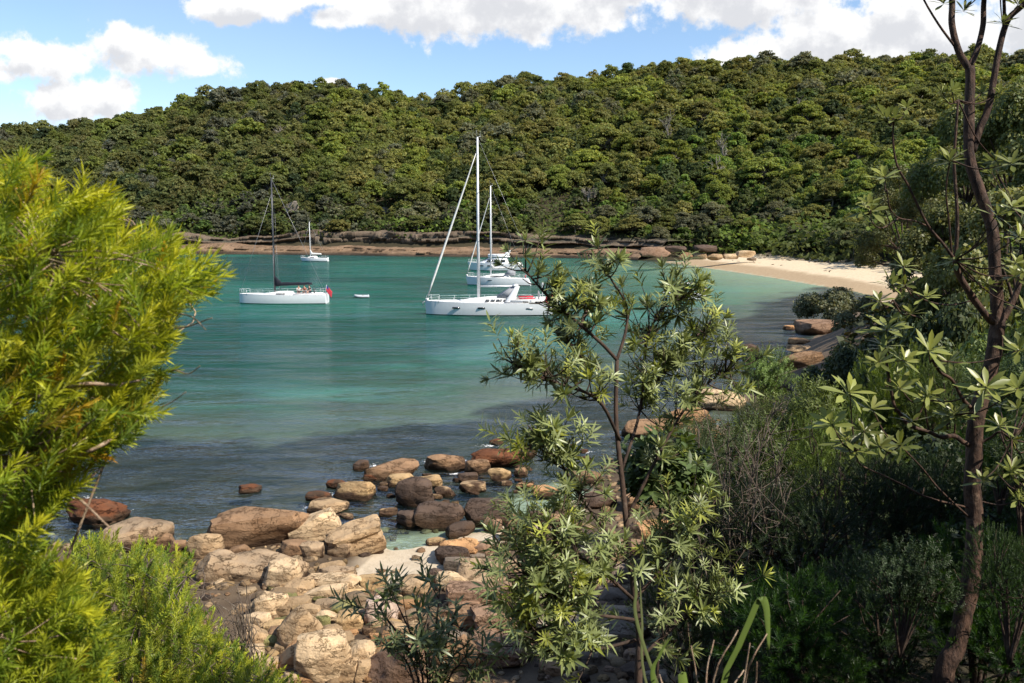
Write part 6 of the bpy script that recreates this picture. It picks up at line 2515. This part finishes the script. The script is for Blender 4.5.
# ------------------------------------------------------------------ the forked tree at right
def forked_tree():
    rng = np.random.default_rng(63)
    d0 = 4.3
    trunk_px = [(944, 672), (955, 648), (963, 616), (970, 584), (975, 525), (972, 489), (974, 457), (975, 432), (979, 407), (990, 372), (997, 329), (997, 310), (995, 272), (993, 235), (988, 215), (979, 190), (970, 160), (969, 124), (970, 96), (970, 67)]
    w_px = [20, 20, 19, 18.5, 18, 17.5, 17, 16.5, 15.5, 15, 15, 12.5, 12, 12, 11.5, 11.5, 11, 10, 9.5, 9.5]
    P = np.array([at(px, py, d0) for px, py in trunk_px])
    foot = at(936, 700, d0)
    g = tz_at(foot[0], foot[1])
    base = np.array([foot[0], foot[1], min(g, foot[2]) - .15])
    P = np.vstack([[base], P])
    R_ = np.array([26] + w_px) * d0 / FPX / 2
    n = 190
    path = smooth_path(P, n)
    rad = np.interp(np.linspace(0, len(R_) - 1, n), np.arange(len(R_)), R_)
    rad = rad * .92 * (1 + .16 * (fbm(np.stack([np.linspace(0, 16, n), np.zeros(n), np.zeros(n)], -1), 3, 5) - .5))
    r = empty("forked_tree", base)
    tag(r, "tall slender tree with reddish-brown bark, forked stems and pale leaf rosettes, filling the right side", "tree")
    tb = MB()
    tv_, tf_ = tube(path - base, rad, 18)
    cen = np.repeat(path - base, 18, axis=0)
    dv = tv_ - cen
    tv_ = cen + dv * (1 + .34 * (fbm(tv_ * np.array([26, 26, 13.0]), 4, 7) - .5) + .10 * (fbm(tv_ * 90, 2, 8) - .5))[:, None]
    tb.add(tv_, tf_)
    tb.build("trunk", M['red_bark'], r, True)
    limbs_px = [
        ([(970, 70), (959, 52), (952, 25), (952, 0), (948, -40), (940, -90)], 9, 6, 0),
        ([(956, 48), (939, 25), (924, 0), (910, -30)], 3.4, 2, -.05),
        ([(970, 66), (977, 50), (983, 25), (984, 0), (990, -50), (985, -110)], 8, 5, .05),
        ([(972, 152), (980, 128), (989, 105), (999, 50), (1008, 20), (1023, 5), (1050, -25)], 9.5, 6, -.08),
        ([(1004, 32), (1004, 0), (1000, -40)], 4.5, 3, -.05),
        ([(994, 322), (989, 319), (974, 299), (959, 275), (955, 260)], 9, 7, -.12),
        ([(955, 260), (944, 245), (929, 227), (918, 206), (909, 187), (897, 165), (893, 140), (894, 118)], 4.2, 2.2, -.18),
        ([(955, 260), (957, 235), (957, 210), (955, 180), (954, 160), (956, 130), (958, 100)], 4.8, 2.6, -.10),
        ([(952, 258), (949, 222), (946, 190), (950, 160)], 2.6, 1.5, -.20),
        ([(998, 322), (1004, 318), (1016, 294), (1023, 270), (1040, 235)], 9, 6, .05),
        ([(972, 446), (963, 442), (954, 436), (941, 437), (929, 432), (909, 425), (899, 412), (894, 405), (888, 372), (884, 345)], 6.5, 3, -.15),
        ([(971, 408), (962, 398), (952, 380), (940, 372), (932, 360)], 5, 3, -.15),
        ([(974, 446), (990, 438), (1000, 432), (1012, 440)], 3.4, 2.4, -.1),
        ([(1001, 434), (1005, 446), (1018, 470), (1030, 490)], 2.4, 1.6, -.1),
        ([(929, 432), (926, 415), (925, 400)], 2.6, 1.6, -.2),
        ([(954, 436), (955, 425), (955, 415)], 2.2, 1.4, -.1),
        ([(970, 508), (929, 498), (905, 486), (880, 474), (860, 464), (856, 450)], 2.8, 1.5, -.3),
        ([(972, 520), (940, 490), (922, 468), (900, 445)], 2.8, 1.5, -.3),
        ([(929, 227), (915, 221), (899, 218), (890, 208), (887, 190)], 2.2, 1.4, -.22),
        ([(899, 218), (882, 228), (872, 222), (871, 210)], 2.0, 1.2, -.24),
        ([(974, 300), (950, 305), (925, 300), (905, 285)], 2.4, 1.4, -.25),
        ([(920, 318), (905, 312), (893, 300)], 2.0, 1.2, -.3),
        ([(975, 500), (1000, 505), (1020, 500)], 2.4, 1.5, -.1),
    ]
    ends = []
    for pts, w0, w1, q in limbs_px:
        L_ = smooth_path([at(px, py, d0 + q * (i / max(1, len(pts) - 1))) for i, (px, py) in enumerate(pts)], 5 * len(pts))
        b = MB().tube(L_ - base, np.linspace(w0, w1, len(L_)) * .8 * d0 / FPX / 2, 8 if w0 > 5 else 6)
        b.build("branch", M['red_bark'], r, True)
        ends.append((L_[-1], unit(L_[-1] - L_[-4])))
    # leaf rosettes where the photograph shows them: px, py, size px, depth offset, paleness
    RO = [(887, 118, 40, -.18, 1.2), (907, 107, 30, -.15, 1.2), (942, 92, 26, -.12, 1.2), (952, 90, 26, -.12, 1.1), (982, 92, 22, .0, 1.0), (1000, 92, 24, -.05, 1.1),
          (944, 2, 30, 0, .8), (964, 10, 26, 0, .8), (1002, 22, 30, -.05, 1.0), (1019, 3, 34, -.05, 1.1), (975, -4, 30, 0, .9), (1000, -6, 34, -.05, 1),
          (885, 176, 34, -.2, 1.25), (868, 202, 26, -.24, 1.2), (997, 214, 36, -.3, 1.1), (1013, 206, 40, -.3, 1.15), (1020, 236, 34, -.3, 1.2), (1016, 262, 30, -.3, 1.1),
          (904, 266, 34, -.25, 1.15), (892, 284, 36, -.25, 1.1), (926, 296, 30, -.25, 1.1), (880, 300, 32, -.3, .9), (912, 312, 28, -.3, .9),
          (887, 328, 46, -.15, 1.2), (929, 350, 46, -.15, 1.2), (850, 392, 52, -.35, 1.3), (929, 394, 40, -.2, 1.1), (987, 386, 48, -.35, 1.2), (1018, 388, 48, -.35, 1.25),
          (832, 424, 46, -.35, 1.4), (846, 440, 40, -.3, .9), (872, 408, 40, -.25, .8), (900, 388, 40, -.2, .9), (905, 360, 36, -.2, 1.0), (878, 362, 34, -.25, .8), (912, 420, 34, -.2, .7),
          (865, 430, 36, -.3, .6), (880, 446, 36, -.3, .6), (955, 412, 30, -.1, .7), (1000, 425, 36, -.2, .9), (1020, 350, 40, -.2, 1.0), (1024, 310, 36, -.2, .9), (948, 362, 30, -.15, 1.0)]
    C, D, S, T = [], [], [], []
    for (px, py, s, q, pale) in RO:
        c = at(px, py, d0 + q)
        C.append(c)
        D.append(unit(np.array([rng.normal() * .35, -.35 + rng.normal() * .2, 1.0])))
        S.append(s * .62 * (d0 + q) / FPX)
        T.append(np.array([1, 1, 1]) * min(pale, 1.25) * rng.uniform(.9, 1.1))
    for e, d in ends:
        if rng.random() < .8:
            C.append(e)
            D.append(unit(d + np.array([0, 0, .5])))
            S.append(.11 * rng.uniform(.8, 1.2))
            T.append(np.ones(3) * .95)
    for i in range(34):
        C.append(at(rng.uniform(975, 1075), rng.uniform(150, 500), d0 + rng.uniform(-.35, .5)))
        D.append(unit(np.array([rng.normal() * .5, rng.normal() * .4, 1.0])))
        S.append(.11 * rng.uniform(.7, 1.15))
        T.append(np.ones(3) * rng.uniform(.6, 1.0))
    # crown above the frame
    for i in range(26):
        C.append(at(rng.uniform(930, 1090), rng.uniform(-190, -20), d0 + rng.uniform(-.6, .7)))
        D.append(unit(rng.normal(size=3) * .5 + np.array([0, 0, 1])))
        S.append(.14 * rng.uniform(.8, 1.2))
        T.append(np.ones(3))
    V, F, TT = scatter(ROSE_BIG, np.array(C), np.array(D), np.array(S) * 1.0, rng, np.array(T))
    obj("foliage", V - base, F, M['banksia_leaf'], r, TT, False, None, (.215, .235, .062))
    A = np.array([e for e, _ in ends])
    for c in list(np.array(C)[:len(RO)]) + list(np.array(C)[-60:-26]):
        j = np.argmin(np.linalg.norm(A - c, axis=1))
        if np.linalg.norm(A[j] - c) > .03:
            MB().tube(smooth_path([A[j], (A[j] + c) / 2 + np.array([0, 0, -.04]), c], 8) - base, np.linspace(.005, .0025, 8), 5).build("twig", M['red_bark'], r, True)
    top = at(985, -110, d0 + .05)
    for c in np.array(C)[-26:]:
        MB().tube(smooth_path([top, (top + c) / 2 + rng.normal(size=3) * .05, c], 6) - base, np.linspace(.006, .0025, 6), 4).build("twig", M['red_bark'], r, True)


forked_tree()


# ------------------------------------------------------------------ strap grass at the bottom edge
def strap_grass():
    rng = np.random.default_rng(5)
    d0 = 1.75
    foot = at(715, 830, d0)
    base = np.array([foot[0], foot[1], min(foot[2], tz_at(foot[0], foot[1]))])
    r = empty("strap_grass", base)
    tag(r, "clump of strap-leaved grass with one tall bent blade and dry stalks at the bottom edge", "grass")

    def blade(pts, w, mat, col, name, dd=0.0):
        P = smooth_path([at(px, py, d0 + dd) for px, py in pts], 22)
        W = w * d0 / FPX * np.sin(np.linspace(.55, math.pi * .985, 22)) ** .6
        side = np.array([.94, .25, .2])
        V = []
        for i in range(22):
            V += [P[i] - side * W[i] / 2, P[i] + np.array([0, .25, 0]) * W[i], P[i] + side * W[i] / 2]
        o = obj(name, np.array(V) - base, grid_faces(22, 3, False), M[mat], r, np.ones(3), True, None, col)
        md = o.modifiers.new("thickness", 'SOLIDIFY')
        md.thickness = .0006
    G = (.13, .19, .04)
    for pts, w, c, dd in [([(706, 830), (722, 690), (738, 648), (750, 620), (760, 598), (766, 606), (768, 628), (769, 650)], 9, G, 0),
                          ([(700, 830), (655, 690), (660, 655), (672, 636)], 5.5, G, .05), ([(702, 830), (684, 690), (682, 672)], 10, (.17, .24, .05), -.1),
                          ([(712, 830), (642, 640), (636, 590), (634, 567)], 4, (.14, .17, .06), .2), ([(705, 830), (648, 690), (642, 620), (640, 580)], 3.2, (.15, .17, .07), .22)]:
        blade(pts, w, 'mid_leaf', c, "leaf_blade", dd)
    for pts in ([(712, 830), (698, 690), (691, 646)], [(714, 830), (706, 690), (714, 640)], [(716, 830), (712, 690), (738, 630)], [(722, 830), (744, 690), (752, 660), (767, 634)], [(720, 830), (744, 680), (750, 643)],
                [(712, 830), (730, 700), (744, 670)], [(712, 830), (752, 700), (757, 662)], [(706, 830), (664, 690), (660, 676)]):
        P = smooth_path([at(px, py, d0 + rng.uniform(-.08, .1)) for px, py in pts], 10)
        obj("dry_stalk", *(lambda t: (t[0] - base, t[1]))(tube(P, np.linspace(.0028, .0014, 10), 5)), M['tan_twig'], r, None, True, None)


strap_grass()


# ------------------------------------------------------------------ palm, bare trees and ground cover on the far side
def far_details():
    rng = np.random.default_rng(66)
    p = at(553, 238, 276)
    g = tz_at(p[0], p[1])
    r = empty("palm_tree", (p[0], p[1], g))
    tag(r, "dark date palm with arching fronds above the far shore", "tree")
    ztop = at(553, 211, 276)[2] - g
    MB().tube([[0, 0, -1], [.1, 0, ztop * .5], [0, 0, ztop]], [.55, .45, .5], 9).build("trunk", M['brown_bark'], r, True)
    mb = MB()
    for i in range(46):
        a, e = i * 2.39996, rng.uniform(-.5, 1.25)
        L_ = rng.uniform(4.2, 5.6)
        d = np.array([math.cos(a) * math.cos(e), math.sin(a) * math.cos(e), math.sin(e)])
        P = smooth_path([[0, 0, ztop], np.array([0, 0, ztop]) + d * L_ * .55, np.array([0, 0, ztop]) + d * L_ + np.array([0, 0, -1.9])], 12)
        sd = unit(np.cross(d, [0, 0, 1]))
        for j in range(1, 12):
            for s in (-1, 1):
                w = .85 * math.sin(math.pi * min(1, j / 11.5)) + .1
                tip = P[j] + sd * s * w + (P[min(11, j + 1)] - P[j]) * .9 + np.array([0, 0, -.22])
                mb.add(np.array([P[j - 1], P[j], tip]), np.array([[0, 1, 2]]), np.ones(3) * rng.uniform(.7, 1.3))
    mb.build("fronds", M['hill_leaf'], r, False, None, (.050, .066, .030))
    for (px, pyb, pyt, dep, wid, lab) in [(588, 232, 188, 268, 13, "bare pale grey dead tree right of the palm"), (281, 150, 128, 360, 12, "bare forked grey tree high on the left hill"),
                                          (160, 175, 152, 330, 9, "small bare grey tree above the yellow-green bush"), (798, 118, 98, 300, 3, "single straight white trunk among dark crowns, upper right"),
                                          (722, 166, 138, 270, 10, "pale leaning bare trunk above the beach's left end"), (514, 108, 88, 420, 5, "thin pale bare tree near the skyline"),
                                          (668, 145, 118, 300, 10, "grey bare-branched tree over the banksia top"), (716, 185, 160, 255, 14, "brownish bare-twigged tree above the beach")]:
        p = at(px, pyb, dep)
        g = tz_at(p[0], p[1])
        h = at(px, pyt, dep)[2] - g
        r = empty("bare_tree", (p[0], p[1], g))
        tag(r, lab, "tree", "bare trees on the far hillside")
        m = dep / FPX
        mb = MB()
        tp = np.array([rng.uniform(-.5, .5), 0, h * .8])
        mb.tube(smooth_path([[0, 0, -1], [rng.uniform(-.3, .3), 0, h * .4], tp], 8), np.linspace(.36, .2, 8), 6)
        mb.build("trunk", M['pale_bark'], r, True, None, (1.5, 1.5, 1.5))
        lb = MB()
        for i in range(int(5 + wid)):
            t = rng.uniform(.45, 1)
            a = tp * t
            e = a + np.array([rng.uniform(-1, 1) * wid * m * .6, rng.uniform(-1, 1) * wid * m * .3, rng.uniform(.1, .32) * h])
            lb.tube(smooth_path([a, (a + e) / 2 + np.array([rng.normal() * .3, 0, -.2]), e], 6), np.linspace(.15, .05, 6), 4)
            for q in range(3):
                e2 = e + rng.normal(size=3) * np.array([.9, .6, .7]) + np.array([0, 0, .5])
                lb.tube([(a + e) / 2, (e + e2) / 2, e2], [.07, .05, .03], 4)
        lb.build("branches", M['pale_bark'], r, True, None, (1.4, 1.4, 1.4))
    # a light mast on the skyline
    p = at(425, 104, 455)
    g = tz_at(p[0], p[1])
    r = empty("mast", (p[0], p[1], g))
    tag(r, "thin dark antenna mast standing on the skyline above the hill's dip", "mast")
    h = at(425, 95, 455)[2] - g
    MB().tube([[0, 0, -1], [0, 0, h]], [.16, .10], 6).build("pole", M['wire'], r)
    MB().tube([[-.9, 0, h - .7], [.9, 0, h - .7]], .07, 5).build("crossarm", M['wire'], r)
    # scrub on the forest floor and along the shelf
    n = 260000
    bx = rng.uniform(-.74, .76, n)
    yy = rng.uniform(95, 520, n)
    x = bx * yy
    df, db = seg_dist(x, yy, S_FAR), seg_dist(x, yy, S_BEACH)
    s = np.minimum(df, np.maximum(db - 8, 0))
    ok = (~inside(x, yy, BAY)) & (s > 9.5 + fbm2(x, yy, .12, 3, 71) * 5) & (s < np.interp(bx, [-.4, 0.0, .3, .6], [185.0, 195.0, 225.0, 240.0]) + 40) & (seg_dist(x, yy, S_RIGHT) > 12)
    x, yy, s = x[ok], yy[ok], s[ok]
    clump = fbm2(x, yy, .11, 3, 73)
    z = terrain(x, yy) + rng.uniform(0, 1, len(x)) ** .7 * (1.0 + 8.0 * np.clip(clump - .32, 0, 1) * 2.2)
    C = np.stack([x, yy, z], -1)
    nr_ = unit(rng.normal(size=C.shape) * .6 + np.array([0, -.25, .8]))
    V, F = leaf_cards(C, nr_, .85, rng)
    px_ = 512 + FPX * x / yy
    g1 = np.array([.090, .108, .036])
    g2 = np.array([.140, .200, .036])
    lowb = np.clip((38 - s) / 16, 0, 1) * np.clip((fbm2(x, yy, .03, 2, 75) - .40) * 6, 0, 1)
    T = (g1 + (g2 - g1) * lowb[:, None]) * rng.uniform(.7, 1.3, (len(x), 1))
    o = obj("undergrowth", V, F, M['hill_leaf'], None, np.repeat(T, 4, axis=0))
    tag(o, "scrubby green undergrowth between the trees and along the far shelf", "undergrowth", None, "stuff")
    # leaf litter and low growth on the near slope
    n = 90000
    bx = rng.uniform(-.1, 1.5, n)
    yy = np.exp(rng.uniform(math.log(6.0), math.log(80), n))
    x = bx * yy
    dn, dr = seg_dist(x, yy, S_NEAR), seg_dist(x, yy, S_RIGHT)
    px_ = 512 + FPX * x / yy
    ok = (~inside(x, yy, BAY)) & (np.minimum(dn, dr) > 4.5) & (seg_dist(x, yy, S_BEACH) > 24) & ~((px_ < 700) & (yy > 8))
    x, yy = x[ok], yy[ok]
    hgt = .12 + .5 * fbm2(x, yy, .5, 3, 79)
    C = np.stack([x, yy, terrain(x, yy) + rng.uniform(0, 1, len(x)) * hgt], -1)
    V, F = leaf_cards(C, unit(rng.normal(size=C.shape) * .7 + np.array([0, 0, .8])), 1.0, rng)
    sz = np.clip(.009 * yy, .03, .4)
    V = (V.reshape(-1, 4, 3) - C[:, None]) * sz[:, None, None] + C[:, None]
    T = np.array([.045, .055, .022]) * rng.uniform(.6, 1.4, (len(x), 1)) * np.where(rng.random((len(x), 1)) < .25, np.array([[1.6, 1.0, .8]]), 1.0)
    o = obj("groundcover", V.reshape(-1, 3), F, M['dark_leaf'], None, np.repeat(T, 4, axis=0))
    tag(o, "leaf litter and low green ground cover over the right-hand slope", "undergrowth", None, "stuff")
    # wrack and leaf bits left along the top of the sand
    n = 900
    x, yy = rng.uniform(20, 75, n), rng.uniform(105, 215, n)
    db = seg_dist(x, yy, S_BEACH)
    line = 8.5 + 5 * fbm2(x, yy, .12, 2, 83)
    ok = (~inside(x, yy, BAY)) & (((np.abs(db - line) < .9) & (rng.random(n) < .8)) | ((db > 17) & (db < 24)))
    x, yy = x[ok], yy[ok]
    C = np.stack([x, yy, terrain(x, yy) + .03], -1)
    V, F = leaf_cards(C, unit(rng.normal(size=C.shape) * .25 + np.array([0, 0, 1])), .42, rng, 2.6)
    T = np.array([.07, .045, .028]) * rng.uniform(.6, 1.6, (len(x), 1))
    o = obj("seaweed", V, F, M['dark_leaf'], None, np.repeat(T, 4, axis=0))
    tag(o, "scattered dark seaweed and leaf litter on the pale sand", "seaweed", None, "stuff")
    # foam where the swash breaks
    mb = MB()
    for (px, py, w, h) in [(543, 416, 26, 5), (490, 446, 30, 6), (374, 466, 16, 7), (428, 461, 14, 6), (334, 494, 12, 6), (308, 508, 10, 5),
                           (80, 500, 44, 10), (120, 512, 24, 10), (465, 461, 12, 5), (510, 463, 12, 5), (455, 474, 14, 3), (585, 452, 24, 4), (620, 432, 24, 4)]:
        c = ground_at(px, py, .012)
        m = np.linalg.norm(c - np.array([0, 0, CAM_Z])) / FPX
        W_, D_ = w * m / 2, h * m / 2 / .36
        for i in range(int(90 * W_ * D_) + 40):
            a, q = rng.uniform(0, 6.28), rng.normal() * .55
            cc = c[:2] + np.array([math.cos(a) * W_, math.sin(a) * D_]) * q
            rr = rng.uniform(.006, .035) * max(.4, 1.2 - abs(q) * .7)
            k = 7
            aa = np.linspace(0, 2 * math.pi, k, endpoint=False) + rng.uniform(0, 1)
            zz = .012 + rng.uniform(0, .012)
            ring = np.stack([cc[0] + rr * 1.6 * np.cos(aa) * rng.uniform(.6, 1.3, k), cc[1] + rr * np.sin(aa) * rng.uniform(.6, 1.3, k), np.full(k, zz)], -1)
            topv = np.array([[cc[0], cc[1], zz + rr * .35]])
            mb.add(np.vstack([ring, topv]), np.array([[j, (j + 1) % k, k] for j in range(k)]))
    o = mb.build("foam", M['deck_white'], None)
    tag(o, "white foam of small waves breaking among the wash rocks", "foam", None, "stuff")


far_details()
